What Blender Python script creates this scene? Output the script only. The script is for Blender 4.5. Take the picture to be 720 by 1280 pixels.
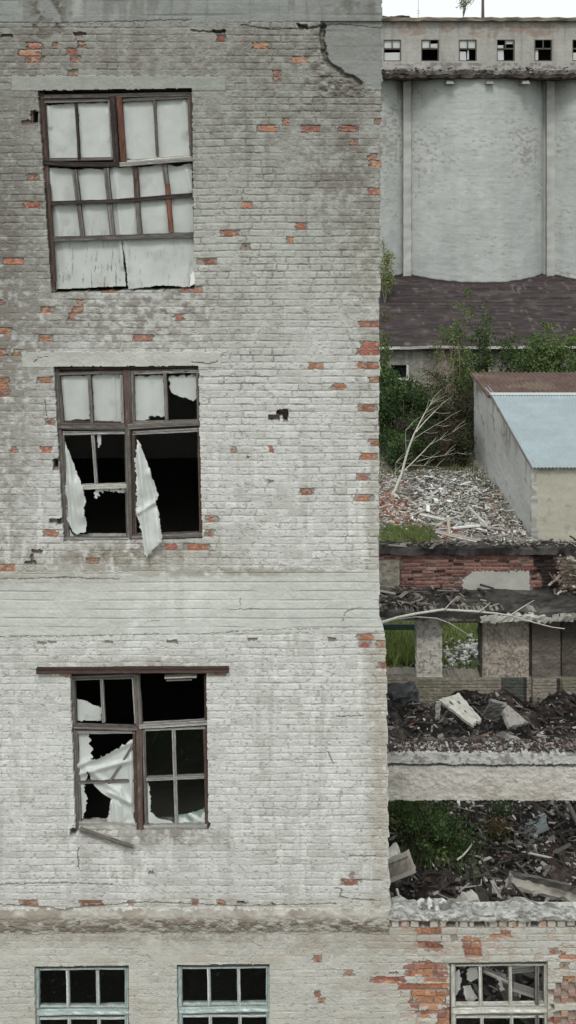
import bpy, math, random
import numpy as np
from math import radians as R
from mathutils import Vector, Matrix

for o in list(bpy.data.objects):
    bpy.data.objects.remove(o, do_unlink=True)
random.seed(7)
S = bpy.context.scene
COL = S.collection

# ------------------------------------------------------------------ camera
H = 12.0          # eye height above the yard
D0 = 12.5         # distance from the camera to the brick facade
F = 1400.0        # focal length in photo pixels
HY = 230.0        # horizon row
cam_d = bpy.data.cameras.new('camera')
cam = bpy.data.objects.new('camera', cam_d)
COL.objects.link(cam)
cam.location = (0, -D0, H)
cam.rotation_euler = (R(90), 0, 0)
cam_d.sensor_fit = 'VERTICAL'
cam_d.sensor_height = 36
cam_d.lens = 36 * F / 1280
cam_d.shift_y = -(640 - HY) / 1280
cam_d.clip_end = 3000
S.camera = cam

# ------------------------------------------------------------------ sky, sun, exposure
SUN_EL, SUN_AZ = 50, 188       # azimuth measured clockwise from +Y
w = bpy.data.worlds.new('World')
S.world = w
w.use_nodes = True
nt = w.node_tree
nt.nodes.clear()
sky = nt.nodes.new('ShaderNodeTexSky')
sky.sky_type = 'NISHITA'
sky.sun_disc = False
sky.sun_elevation = R(SUN_EL)
sky.sun_rotation = R(SUN_AZ)
sky.dust_density = 6
sky.air_density = 1.2
sky.ozone_density = 1.5
hs = nt.nodes.new('ShaderNodeHueSaturation')
hs.inputs['Saturation'].default_value = 0.22      # overcast: the blue is veiled by cloud
hs.inputs['Value'].default_value = 1.0
bg = nt.nodes.new('ShaderNodeBackground')
bg.inputs['Strength'].default_value = 0.15
wo = nt.nodes.new('ShaderNodeOutputWorld')
nt.links.new(sky.outputs[0], hs.inputs['Color'])
veil = nt.nodes.new('ShaderNodeMix')            # the overcast: an even pale cloud layer over the clear sky
veil.data_type = 'RGBA'
veil.inputs['Factor'].default_value = .78
veil.inputs['B'].default_value = (6.6, 6.95, 6.9, 1)
nt.links.new(hs.outputs[0], veil.inputs['A'])
nt.links.new(veil.outputs['Result'], bg.inputs['Color'])
nt.links.new(bg.outputs[0], wo.inputs['Surface'])
sd = bpy.data.lights.new('sun', 'SUN')
sd.energy = 1.15
sd.angle = R(11)
sd.color = (1, .965, .91)
sun = bpy.data.objects.new('sun', sd)
COL.objects.link(sun)
az, el = R(SUN_AZ), R(SUN_EL)
to_sun = Vector((math.sin(az) * math.cos(el), math.cos(az) * math.cos(el), math.sin(el)))
sun.rotation_euler = to_sun.to_track_quat('Z', 'Y').to_euler()
S.view_settings.view_transform = 'Standard'
S.view_settings.look = 'None'
S.view_settings.gamma = 1
S.view_settings.use_curve_mapping = False
S.view_settings.exposure = 0.15
S.render.engine = 'CYCLES'
S.cycles.max_bounces = 5
S.cycles.diffuse_bounces = 3

# ------------------------------------------------------------------ helpers
def W3(px, py, D):
    return np.stack(np.broadcast_arrays((np.asarray(px) - 360) * D / F,
                                        np.asarray(D) - D0,
                                        H - (np.asarray(py) - HY) * D / F), -1).astype(float)

def V3(px, py, D):
    return Vector(((px - 360) * D / F, D - D0, H - (py - HY) * D / F))

def DG(py, z):        # distance at which height z appears in row py
    return (H - z) * F / (py - HY)

def noise(shape, sx, sy, seed):
    """smooth random field, about -1..1; sx, sy = feature size in cells"""
    rg = np.random.RandomState(seed)
    h, w_ = shape
    gh, gw = int(h / sy) + 4, int(w_ / sx) + 4
    g = rg.uniform(-1, 1, (gh, gw))
    y = np.arange(h) / sy
    x = np.arange(w_) / sx
    yi, xi = y.astype(int), x.astype(int)
    fy, fx = y - yi, x - xi
    fy = fy * fy * (3 - 2 * fy)
    fx = fx * fx * (3 - 2 * fx)
    a = g[yi][:, xi] * (1 - fx) + g[yi][:, xi + 1] * fx
    b = g[yi + 1][:, xi] * (1 - fx) + g[yi + 1][:, xi + 1] * fx
    return a * (1 - fy)[:, None] + b * fy[:, None]

def fbm(shape, sx, sy, seed, n=4, gain=.55):
    t = np.zeros(shape)
    a, tot = 1.0, 0
    for i in range(n):
        t += a * noise(shape, max(sx, 1), max(sy, 1), seed + i * 17)
        tot += a
        a *= gain
        sx /= 2
        sy /= 2
    return t / tot * 1.6

def sstep(a, b, x):
    t = np.clip((x - a) / (b - a), 0, 1)
    return t * t * (3 - 2 * t)

def mix(c, k, m):
    """blend colour field c (h,w,3) to colour k by mask m"""
    k = np.asarray(k, float)
    return c + (k - c) * np.clip(m, 0, 1)[..., None]

# ------------------------------------------------------------------ materials
MATS = {}
def mat_attr(name, rough=.9, bump=.3, bscale=60, var=.15, vscale=9, spec=.25, sub=0, metal=0, alpha_t=0):
    m = bpy.data.materials.new(name)
    m.use_nodes = True
    n, l = m.node_tree.nodes, m.node_tree.links
    b = n['Principled BSDF']
    b.inputs['Roughness'].default_value = rough
    b.inputs['Specular IOR Level'].default_value = spec
    b.inputs['Metallic'].default_value = metal
    at = n.new('ShaderNodeAttribute')
    at.attribute_name = 'Col'
    tc = n.new('ShaderNodeTexCoord')
    nz = n.new('ShaderNodeTexNoise')
    nz.inputs['Scale'].default_value = vscale
    nz.inputs['Detail'].default_value = 6
    nz.inputs['Roughness'].default_value = .65
    l.new(tc.outputs['Object'], nz.inputs['Vector'])
    mr = n.new('ShaderNodeMapRange')
    mr.inputs['From Min'].default_value = .25
    mr.inputs['From Max'].default_value = .75
    mr.inputs['To Min'].default_value = 1 - var
    mr.inputs['To Max'].default_value = 1 + var
    l.new(nz.outputs['Fac'], mr.inputs['Value'])
    mx = n.new('ShaderNodeVectorMath')
    mx.operation = 'SCALE'
    l.new(at.outputs['Color'], mx.inputs[0])
    l.new(mr.outputs[0], mx.inputs['Scale'])
    l.new(mx.outputs[0], b.inputs['Base Color'])
    if bump:
        n2 = n.new('ShaderNodeTexNoise')
        n2.inputs['Scale'].default_value = bscale
        n2.inputs['Detail'].default_value = 4
        l.new(tc.outputs['Object'], n2.inputs['Vector'])
        bp = n.new('ShaderNodeBump')
        bp.inputs['Strength'].default_value = bump
        bp.inputs['Distance'].default_value = .02
        l.new(n2.outputs['Fac'], bp.inputs['Height'])
        l.new(bp.outputs[0], b.inputs['Normal'])
    if sub:
        tr = n.new('ShaderNodeBsdfTranslucent')
        l.new(mx.outputs[0], tr.inputs['Color'])
        ms = n.new('ShaderNodeMixShader')
        ms.inputs[0].default_value = sub
        l.new(b.outputs[0], ms.inputs[1])
        l.new(tr.outputs[0], ms.inputs[2])
        l.new(ms.outputs[0], n['Material Output'].inputs['Surface'])
    MATS[name] = m
    return m

M_WALL = mat_attr('painted_brick', .92, .35, 70, .10, 14)
M_CONC = mat_attr('weathered_concrete', .93, .35, 25, .12, 6)
M_FAR = mat_attr('far_masonry', .95, .3, 5, .12, 1.2)
M_WOOD = mat_attr('weathered_wood', .85, .5, 120, .25, 40)
M_SHEET = mat_attr('plastic_sheet', .42, .08, 30, .04, 6, spec=.45, sub=.35)
M_RUB = mat_attr('rubble', .95, .5, 30, .25, 8)
M_LEAF = mat_attr('leaves', .75, 0, 1, .25, 1.5, sub=.3)
M_BARK = mat_attr('bark', .9, .4, 60, .25, 20)
M_METAL = mat_attr('sheet_metal', .45, .1, 8, .10, 1.5, spec=.5, metal=.25)
M_RUST = mat_attr('rusty_metal', .85, .3, 20, .3, 3)
M_SLATE = mat_attr('slate_roofing', .8, .4, 6, .2, 2.5)
M_GROUND = mat_attr('ground_soil', .97, .5, 4, .3, 1.2)

def mat_glass():
    m = bpy.data.materials.new('dusty_glass')
    m.use_nodes = True
    n, l = m.node_tree.nodes, m.node_tree.links
    n.remove(n['Principled BSDF'])
    tr = n.new('ShaderNodeBsdfTransparent')
    tr.inputs['Color'].default_value = (.8, .84, .82, 1)
    gl = n.new('ShaderNodeBsdfGlossy')
    gl.inputs['Roughness'].default_value = .06
    df = n.new('ShaderNodeBsdfDiffuse')
    df.inputs['Color'].default_value = (.3, .31, .29, 1)
    fr = n.new('ShaderNodeFresnel')
    fr.inputs['IOR'].default_value = 1.5
    tc = n.new('ShaderNodeTexCoord')
    nz = n.new('ShaderNodeTexNoise')
    nz.inputs['Scale'].default_value = 22
    nz.inputs['Detail'].default_value = 8
    nz.inputs['Roughness'].default_value = .7
    l.new(tc.outputs['Object'], nz.inputs['Vector'])
    mr = n.new('ShaderNodeMapRange')
    mr.inputs['From Min'].default_value = .58
    mr.inputs['From Max'].default_value = .85
    mr.inputs['To Min'].default_value = .004
    mr.inputs['To Max'].default_value = .12
    l.new(nz.outputs['Fac'], mr.inputs['Value'])
    a = n.new('ShaderNodeMixShader')
    b = n.new('ShaderNodeMixShader')
    ge = n.new('ShaderNodeNewGeometry')
    sb = n.new('ShaderNodeMath'); sb.operation = 'SUBTRACT'; sb.inputs[0].default_value = 1
    ml = n.new('ShaderNodeMath'); ml.operation = 'MULTIPLY'
    l.new(ge.outputs['Backfacing'], sb.inputs[1])
    l.new(sb.outputs[0], ml.inputs[0])
    l.new(fr.outputs[0], ml.inputs[1])
    l.new(ml.outputs[0], a.inputs[0])
    l.new(tr.outputs[0], a.inputs[1])
    l.new(gl.outputs[0], a.inputs[2])
    l.new(mr.outputs[0], b.inputs[0])
    l.new(a.outputs[0], b.inputs[1])
    l.new(df.outputs[0], b.inputs[2])
    l.new(b.outputs[0], n['Material Output'].inputs['Surface'])
    return m
M_GLASS = mat_glass()

# ------------------------------------------------------------------ object building
def tag(o, label=None, cat=None, group=None, kind=None):
    if label: o['label'] = label
    if cat: o['category'] = cat
    if group: o['group'] = group
    if kind: o['kind'] = kind
    return o

def thing(name, label, cat, loc=(0, 0, 0), group=None):
    o = bpy.data.objects.new(name, None)
    COL.objects.link(o)
    o.location = loc
    o.empty_display_size = .3
    return tag(o, label, cat, group)

def link(name, me, mat, parent=None):
    o = bpy.data.objects.new(name, me)
    COL.objects.link(o)
    if mat and not me.materials: me.materials.append(mat)
    if parent is not None:
        o.parent = parent
        # geometry is written in world coordinates: undo the parent's place
        p, q = parent, Vector((0, 0, 0))
        while p is not None:
            q += p.location
            p = p.parent
        o.location = -q
    return o

def mesh_np(name, verts, faces, cols, mat, parent=None, smooth=False):
    """verts (n,3), faces (m,k) same-size faces or list of arrays, cols (n,3)"""
    verts = np.asarray(verts, np.float32)
    if not isinstance(faces, list): faces = [faces]
    faces = [np.asarray(f, np.int32) for f in faces if len(f)]
    me = bpy.data.meshes.new(name)
    me.vertices.add(len(verts))
    me.vertices.foreach_set('co', verts.ravel())
    nl = sum(f.size for f in faces)
    npoly = sum(len(f) for f in faces)
    me.loops.add(nl)
    me.loops.foreach_set('vertex_index', np.concatenate([f.ravel() for f in faces]))
    me.polygons.add(npoly)
    tot = np.concatenate([np.full(len(f), f.shape[1]) for f in faces]).astype(np.int32)
    st = np.concatenate([[0], np.cumsum(tot)[:-1]]).astype(np.int32)
    me.polygons.foreach_set('loop_start', st)
    me.polygons.foreach_set('loop_total', tot)
    me.polygons.foreach_set('use_smooth', np.full(npoly, bool(smooth)))
    me.update(calc_edges=True)
    a = me.color_attributes.new('Col', 'FLOAT_COLOR', 'POINT')
    c = np.ones((len(verts), 4), np.float32)
    c[:, :3] = np.clip(cols, 0.003, .95)
    a.data.foreach_set('color', c.ravel())
    return link(name, me, mat, parent)

def emit_grid(name, P, col, mask, mat, parent=None, skirt=None, allmask=None, smooth=False):
    """P (h,w,3) grid points, mask (h-1,w-1) cells kept; skirt = vector extruded from open borders"""
    h, w_ = P.shape[:2]
    idx = np.arange(h * w_).reshape(h, w_)
    f = np.stack([idx[:-1, :-1], idx[1:, :-1], idx[1:, 1:], idx[:-1, 1:]], -1)
    m = mask.astype(bool)
    faces = f[m]
    am = (allmask if allmask is not None else m).astype(bool)
    V = P.reshape(-1, 3)
    C = np.asarray(col).reshape(-1, 3)
    edges = []
    if skirt is not None:
        pad = np.zeros((h + 1, w_ + 1), bool)
        pad[1:-1, 1:-1] = am
        # left border of kept cell
        c = m & ~pad[1:-1, :-2]
        edges.append(np.stack([idx[:-1, :-1][c], idx[1:, :-1][c]], -1))
        c = m & ~pad[1:-1, 2:]
        edges.append(np.stack([idx[1:, 1:][c], idx[:-1, 1:][c]], -1))
        c = m & ~pad[:-2, 1:-1]
        edges.append(np.stack([idx[:-1, 1:][c], idx[:-1, :-1][c]], -1))
        c = m & ~pad[2:, 1:-1]
        edges.append(np.stack([idx[1:, :-1][c], idx[1:, 1:][c]], -1))
        E = np.concatenate(edges)
    used = np.unique(faces)
    rm = np.full(len(V), -1)
    rm[used] = np.arange(len(used))
    nv, nc = V[used], C[used]
    fl = [rm[faces]]
    if skirt is not None and len(E):
        base = np.unique(E)
        rm2 = np.full(len(V), -1)
        sk = np.asarray(skirt, float)
        rm2[base] = np.arange(len(base)) + len(nv)
        nv = np.concatenate([nv, V[base] + sk])
        nc = np.concatenate([nc, C[base] * .9])
        fl.append(np.stack([rm[E[:, 1]], rm[E[:, 0]], rm2[E[:, 0]], rm2[E[:, 1]]], -1))
    return mesh_np(name, nv, fl, nc, mat, parent, smooth)

class MB:
    """collects chunks, boxes and bars into one mesh"""
    def __init__(s):
        s.v, s.f4, s.f3, s.c, s.n = [], [], [], [], 0
    def add(s, v, f, c):
        v = np.asarray(v, float)
        c = np.asarray(c, float)
        if c.ndim == 1: c = np.tile(c, (len(v), 1))
        s.v.append(v); s.c.append(c)
        f = np.asarray(f)
        (s.f4 if f.shape[1] == 4 else s.f3).append(f + s.n)
        s.n += len(v)
    def build(s, name, mat, parent=None, smooth=False):
        fl = []
        if s.f4: fl.append(np.concatenate(s.f4))
        if s.f3: fl.append(np.concatenate(s.f3))
        return mesh_np(name, np.concatenate(s.v), fl, np.concatenate(s.c), mat, parent, smooth)

BOXF = np.array([[0, 3, 2, 1], [4, 5, 6, 7], [0, 1, 5, 4], [1, 2, 6, 5], [2, 3, 7, 6], [3, 0, 4, 7]])
BOXV = np.array([[-1, -1, -1], [1, -1, -1], [1, 1, -1], [-1, 1, -1], [-1, -1, 1], [1, -1, 1], [1, 1, 1], [-1, 1, 1]]) * .5

def box(mb, x0, x1, y0, y1, z0, z1, c, jit=0):
    v = BOXV * [x1 - x0, y1 - y0, z1 - z0] + [(x0 + x1) / 2, (y0 + y1) / 2, (z0 + z1) / 2]
    if jit: v = v + np.random.uniform(-jit, jit, v.shape)
    mb.add(v, BOXF, c)

def slab_grid(mb, x0, x1, y0, y1, z0, z1, c, step=.08, rough=.01, seed=0, var=.15, c2=None, chip=0):
    """a weathered block: six subdivided, roughened faces, so that its outline is uneven"""
    rg = np.random.RandomState(seed)
    nx = max(2, int((x1 - x0) / step) + 1); ny = max(2, int((y1 - y0) / step) + 1); nz = max(2, int((z1 - z0) / step) + 1)
    X = np.linspace(x0, x1, nx); Y = np.linspace(y0, y1, ny); Z = np.linspace(z0, z1, nz)
    cache = {}
    verts, cols, faces = [], [], []
    ph = rg.uniform(0, 6, 12)
    def f(i, j, k):
        key = (i, j, k)
        if key in cache: return cache[key]
        p = np.array([X[i], Y[j], Z[k]])
        ons = (i in (0, nx - 1)) + (j in (0, ny - 1)) + (k in (0, nz - 1))
        q = p + rg.uniform(-rough, rough, 3)
        q += rough * 1.3 * np.sin(p[[1, 2, 0]] * 5 + ph[:3])
        if ons >= 2 and chip:
            if rg.rand() < .45:
                ctr = np.array([(x0 + x1) / 2, (y0 + y1) / 2, (z0 + z1) / 2])
                d = np.sign(ctr - p) * [i in (0, nx - 1), j in (0, ny - 1), k in (0, nz - 1)]
                q += d * rg.uniform(0, chip, 3)
        cache[key] = len(verts)
        verts.append(q)
        t = rg.uniform(-var, var) + var * .8 * math.sin(p[0] * 3.1 + ph[4]) * math.sin(p[1] * 2.3 + p[2] * 7 + ph[5])
        cc = np.array(c) * (1 + t)
        if c2 is not None:
            s_ = math.sin(p[0] * 4.3 + ph[6]) + math.sin(p[2] * 9 + ph[7]) + math.sin(p[1] * 6 + p[0] * 1.7 + ph[8]) + rg.uniform(-1, 1)
            cc = cc + (np.array(c2) - cc) * min(1, max(0, s_ * .6))
        cols.append(cc)
        return cache[key]
    for i in range(nx - 1):
        for j in range(ny - 1):
            faces.append([f(i, j, 0), f(i, j + 1, 0), f(i + 1, j + 1, 0), f(i + 1, j, 0)])
            k = nz - 1
            faces.append([f(i, j, k), f(i + 1, j, k), f(i + 1, j + 1, k), f(i, j + 1, k)])
    for i in range(nx - 1):
        for k in range(nz - 1):
            faces.append([f(i, 0, k), f(i + 1, 0, k), f(i + 1, 0, k + 1), f(i, 0, k + 1)])
            j = ny - 1
            faces.append([f(i, j, k), f(i, j, k + 1), f(i + 1, j, k + 1), f(i + 1, j, k)])
    for j in range(ny - 1):
        for k in range(nz - 1):
            faces.append([f(0, j, k), f(0, j, k + 1), f(0, j + 1, k + 1), f(0, j + 1, k)])
            i = nx - 1
            faces.append([f(i, j, k), f(i, j + 1, k), f(i, j + 1, k + 1), f(i, j, k + 1)])
    mb.add(np.array(verts), np.array(faces), np.array(cols))

def bar(mb, p0, p1, w_, d, c, seed=0, c2=None, bend=0, rough=.0015, face=Vector((0, -1, 0))):
    """a weathered timber of width w_ (across) and depth d (towards 'face'), with streaks along it"""
    rg = np.random.RandomState(seed)
    p0, p1 = Vector(p0), Vector(p1)
    ax = (p1 - p0); L = ax.length; ax.normalize()
    nrm = (face - ax * face.dot(ax)).normalized()
    sd_ = ax.cross(nrm)
    prof = [(-.5, -.5), (-.5, .5), (-.38, .56), (-.12, .5), (.12, .52), (.38, .56), (.5, .5), (.5, -.5)]
    n = max(3, int(L / .06))
    k = len(prof)
    streak = rg.uniform(.45, 1.2, k); streak[[1, 6]] *= .55
    c = np.array(c, float); c2 = c * 2.3 + .03 if c2 is None else np.array(c2, float)
    vs, cs = [], []
    ph = rg.uniform(0, 6)
    t2 = rg.uniform(0, 1, (n, k))
    wob = np.cumsum(rg.uniform(-1, 1, (n, 2)), 0) * rough
    for i in range(n):
        t = i / (n - 1)
        c0 = p0 + ax * (L * t) + sd_ * (bend * math.sin(t * math.pi) + wob[i, 0]) + nrm * wob[i, 1]
        for j, (a, b) in enumerate(prof):
            ww = w_ * (1 + rg.uniform(-.07, .07))
            vs.append(c0 + sd_ * (a * ww) + nrm * (b * d * (1 + rg.uniform(-.05, .05))))
            q = .5 + .5 * math.sin(ph + t * L * 3 + j * 2.1)
            cs.append((c * (1 - q * t2[i, j] * .8) + c2 * (q * t2[i, j] * .8)) * streak[j])
    fs = [[i * k + j, i * k + (j + 1) % k, (i + 1) * k + (j + 1) % k, (i + 1) * k + j] for i in range(n - 1) for j in range(k)]
    o = (n - 1) * k
    fs += [[0, 7, 6, 1], [1, 6, 5, 2], [2, 5, 4, 3], [o, o + 1, o + 6, o + 7], [o + 1, o + 2, o + 5, o + 6], [o + 2, o + 3, o + 4, o + 5]]
    mb.add(np.array([tuple(v) for v in vs]), np.array(fs), np.array(cs))

def tube(mb, pts, rads, c, k=7, cvar=.2, seed=0):
    rg = np.random.RandomState(seed)
    pts = [Vector(p) for p in pts]
    vs, cs = [], []
    up = Vector((.3, .9, .2)).normalized()
    for i, p in enumerate(pts):
        a = (pts[min(i + 1, len(pts) - 1)] - pts[max(i - 1, 0)]).normalized()
        s1 = a.cross(up).normalized(); s2 = a.cross(s1)
        for j in range(k):
            t = 2 * math.pi * j / k
            vs.append(tuple(p + (s1 * math.cos(t) + s2 * math.sin(t)) * rads[i] * (1 + rg.uniform(-.08, .08))))
            cs.append(np.array(c) * (1 + rg.uniform(-cvar, cvar)))
    n = len(pts)
    fs = [[i * k + j, i * k + (j + 1) % k, (i + 1) * k + (j + 1) % k, (i + 1) * k + j] for i in range(n - 1) for j in range(k)]
    mb.add(np.array(vs), np.array(fs), np.array(cs))
    for e in (0, n - 1):
        vs2 = vs[e * k:(e + 1) * k] + [tuple(pts[e])]
        f3 = [[j, (j + 1) % k, k] if e else [(j + 1) % k, j, k] for j in range(k)]
        mb.add(np.array(vs2), np.array(f3), np.array(cs[e * k:(e + 1) * k] + [cs[e * k]]))

# chunk library: rough convex lumps
def _ico():
    t = (1 + 5 ** .5) / 2
    v = np.array([[-1, t, 0], [1, t, 0], [-1, -t, 0], [1, -t, 0], [0, -1, t], [0, 1, t], [0, -1, -t], [0, 1, -t], [t, 0, -1], [t, 0, 1], [-t, 0, -1], [-t, 0, 1]])
    v /= np.linalg.norm(v[0])
    f = np.array([[0, 11, 5], [0, 5, 1], [0, 1, 7], [0, 7, 10], [0, 10, 11], [1, 5, 9], [5, 11, 4], [11, 10, 2], [10, 7, 6], [7, 1, 8], [3, 9, 4], [3, 4, 2], [3, 2, 6], [3, 6, 8], [3, 8, 9], [4, 9, 5], [2, 4, 11], [6, 2, 10], [8, 6, 7], [9, 8, 1]])
    return v, f
ICOV, ICOF = _ico()

def rotm(rg, tilt=math.pi):
    a = rg.uniform(0, 2 * math.pi); b = rg.uniform(-tilt, tilt); c = rg.uniform(-tilt, tilt)
    ca, sa, cb, sb, cc, sc = math.cos(a), math.sin(a), math.cos(b), math.sin(b), math.cos(c), math.sin(c)
    Rz = np.array([[ca, -sa, 0], [sa, ca, 0], [0, 0, 1]])
    Rx = np.array([[1, 0, 0], [0, cb, -sb], [0, sb, cb]])
    Ry = np.array([[cc, 0, sc], [0, 1, 0], [-sc, 0, cc]])
    return Rz @ Rx @ Ry

def scatter(mb, pts, pal, wts, size, rg, kinds=(.4, .3, .3), tilt=.6):
    """chunks (lumps, bricks, splinters/shards) at pts; pal = colours"""
    pal = np.array(pal, float)
    for p in pts:
        c = pal[rg.choice(len(pal), p=wts)] * rg.uniform(.65, 1.3)
        s = size * min(1.9, rg.lognormal(0, .5))
        k = rg.rand()
        if k < kinds[0]:
            v = ICOV * rg.uniform(.6, 1.15, (12, 1)) * [s * rg.uniform(.6, 1.3), s * rg.uniform(.5, 1), s * rg.uniform(.35, .7)]
            mb.add((v @ rotm(rg, tilt).T) + p, ICOF, c * rg.uniform(.9, 1.1, (12, 1)))
        elif k < kinds[0] + kinds[1]:
            v = BOXV * [s * 2.2, s * 1.2, s * .7] * rg.uniform(.75, 1.15, (8, 3))
            mb.add((v @ rotm(rg, tilt).T) + p, BOXF, c)
        else:
            v = BOXV * [s * rg.uniform(2.5, 7), s * rg.uniform(.4, 1.3), s * rg.uniform(.12, .3)] * rg.uniform(.8, 1.1, (8, 3))
            mb.add((v @ rotm(rg, tilt * .7).T) + p + [0, 0, s * .3], BOXF, c)

# ------------------------------------------------------------------ brick raster
def bricks(X, Y, course, length, seed, warp=1.0, header=.12, snap=()):
    """X, Y pixel coordinates; returns distance to joint, per-brick random, course index"""
    h, w_ = X.shape
    rg = np.random.RandomState(seed)
    k = (X[0, 1] - X[0, 0])
    yw = Y + warp * noise((h, w_), 70 / k, 40 / k, seed + 1) + .45 * warp * noise((h, w_), 14 / k, 9 / k, seed + 2)
    ci = np.floor(yw / course).astype(int)
    v = yw / course - ci
    dy = np.minimum(v, 1 - v) * course
    dx = np.full((h, w_), 99.)
    rid = np.zeros((h, w_))
    xw = X + .4 * warp * noise((h, w_), 6 / k, 4 / k, seed + 3)
    xmin, xmax = X.min() - 2 * length, X.max() + 2 * length
    for c in range(ci.min(), ci.max() + 1):
        rows = np.where((ci == c).any(1))[0]
        if not len(rows): continue
        r0, r1 = rows[0], rows[-1] + 1
        m = ci[r0:r1] == c
        hd = rg.rand() < header
        e = [xmin - rg.uniform(0, 3) + (length / 2 if c % 2 else 0)]
        while e[-1] < xmax:
            L = length / 2 if (hd or rg.rand() < .18) else length
            e.append(e[-1] + L * (1 + rg.uniform(-.10, .10)))
        e = np.array(e)
        xx = xw[r0:r1]
        j = np.clip(np.searchsorted(e, xx) - 1, 0, len(e) - 2)
        d = np.minimum(xx - e[j], e[j + 1] - xx)
        val = rg.rand(len(e))
        dx[r0:r1] = np.where(m, d, dx[r0:r1])
        rid[r0:r1] = np.where(m, val[j], rid[r0:r1])
    return np.minimum(dx, dy), rid, ci, yw, dx, dy

def poly_mask(X, Y, poly):
    m = np.zeros(X.shape, bool)
    n = len(poly)
    for i in range(n):
        x1, y1 = poly[i]; x2, y2 = poly[(i + 1) % n]
        if y1 == y2: continue
        c = ((Y < y1) != (Y < y2)) & (X < (x2 - x1) * (Y - y1) / (y2 - y1) + x1)
        m ^= c
    return m

def blob(X, Y, cx, cy, rx, ry):
    return np.exp(-(((X - cx) / rx) ** 2 + ((Y - cy) / ry) ** 2))

def line_d(X, Y, pts):
    d = np.full(X.shape, 1e9)
    for (x1, y1), (x2, y2) in zip(pts[:-1], pts[1:]):
        lo_x, hi_x, lo_y, hi_y = min(x1, x2) - 6, max(x1, x2) + 6, min(y1, y2) - 6, max(y1, y2) + 6
        L = max(1e-6, (x2 - x1) ** 2 + (y2 - y1) ** 2)
        t = np.clip(((X - x1) * (x2 - x1) + (Y - y1) * (y2 - y1)) / L, 0, 1)
        dd = np.hypot(X - x1 - t * (x2 - x1), Y - y1 - t * (y2 - y1))
        d = np.minimum(d, dd)
    return d

# ================================================================== SETTING
# one sheet of ground to the horizon, finer near the yard
def ground():
    xs = np.concatenate([np.linspace(-1500, -30, 12), np.linspace(-25, 40, 131), np.linspace(50, 1500, 12)])
    ys = np.concatenate([np.linspace(-1500, -20, 10), np.linspace(-15, 62, 155), np.linspace(70, 1500, 12)])
    X, Y = np.meshgrid(xs, ys)
    n = fbm(X.shape, 14, 14, 5)
    n2 = fbm(X.shape, 3, 3, 9)
    Z = .05 * n * (abs(X) < 60) * (abs(Y) < 70)
    P = np.stack([X, Y, Z], -1)
    c = np.tile(np.array([.085, .075, .055]), X.shape + (1,))
    c = mix(c, (.05, .075, .025), sstep(-.2, .3, n))
    c = mix(c, (.16, .15, .13), sstep(.2, .7, n2) * .6)
    o = emit_grid('ground', P[::-1], c[::-1], np.ones((len(ys) - 1, len(xs) - 1)), M_GROUND, smooth=True)
    tag(o, kind='structure')
ground()

# ================================================================== MAIN FACADE
PX0, PY0, PX1, PY1 = -110, -60, 800, 1330
xs = np.arange(PX0, PX1 + 1, 1.0); ys = np.arange(PY0, PY1 + 1, 1.0)
X, Y = np.meshgrid(xs, ys)
SH = X.shape
n_big = fbm(SH, 120, 90, 11)
n_mid = fbm(SH, 34, 24, 21)
n_sml = fbm(SH, 9, 7, 31, 3)
n_grit = fbm(SH, 4.5, 3.2, 37, 3)
n_fin = noise(SH, 2.2, 1.8, 41)
n_fin2 = noise(SH, 3.5, 2.2, 43)
n_vert = fbm(SH, 12, 160, 51)         # vertical streaks
n_hor = fbm(SH, 60, 4, 61)
jit = noise(SH, 5, 4, 71) * 1.6 + noise(SH, 2, 2, 72) * .8

dj, rid, ci, yw, dxj, dyj = bricks(X, Y, 8.72, 28.5, 100, warp=1.0)
rid2 = (rid * 7.31) % 1
rid3 = (rid * 13.7) % 1
low = Y > 1160

# --- base paint colour by height (grey soot-dulled above, whiter below)
def ramp(y, pts):
    ks = [p[0] for p in pts]
    return np.stack([np.interp(y, ks, [p[1][i] for p in pts]) for i in range(3)], -1)
base = ramp(Y, [(-60, (.28, .29, .27)), (90, (.29, .295, .272)), (200, (.36, .37, .345)), (330, (.44, .45, .42)), (450, (.525, .53, .51)),
                (700, (.56, .565, .545)), (900, (.57, .575, .555)), (1120, (.53, .535, .515)), (1170, (.47, .46, .425)), (1400, (.46, .45, .41))])
c = base * (1 + .10 * (rid - .5) + .06 * n_mid + .05 * n_fin)[..., None]
# brick to brick paint tone
c = mix(c, (.36, .35, .32), (rid2 > .82) * .35 * (Y < 1150))

# --- joint strength
js = np.clip(.75 + .65 * n_mid + .4 * n_big, .08, 1.35) * (1 - .35 * sstep(650, 760, Y)) * (1 - .22 * (Y < 440))
js = np.where(low, js * .45, js)
js = np.where((Y > 1160) & (X > 500), np.clip(js * 2.1 + .25, 0, 1.2), js)
js = js * (1 + .25 * (X > 300) * (Y < 1120))
wj = 1.05 + .4 * n_fin2 + .35 * n_sml
joint = 1 - sstep(.15, np.maximum(.5, wj) + .55, dj)
joint *= np.clip(.75 + .55 * noise(SH, 11, 5, 77), .15, 1.2)
hgt = -.010 * joint * js * (1.12 - .22 * sstep(380, 560, Y) * (Y < 1160)) + .0035 * (rid3 - .5) + .0022 * n_sml + .0012 * n_fin
# thick paint skin that hangs over the joints
c = mix(c, base * .62, joint * js * .5)

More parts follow.
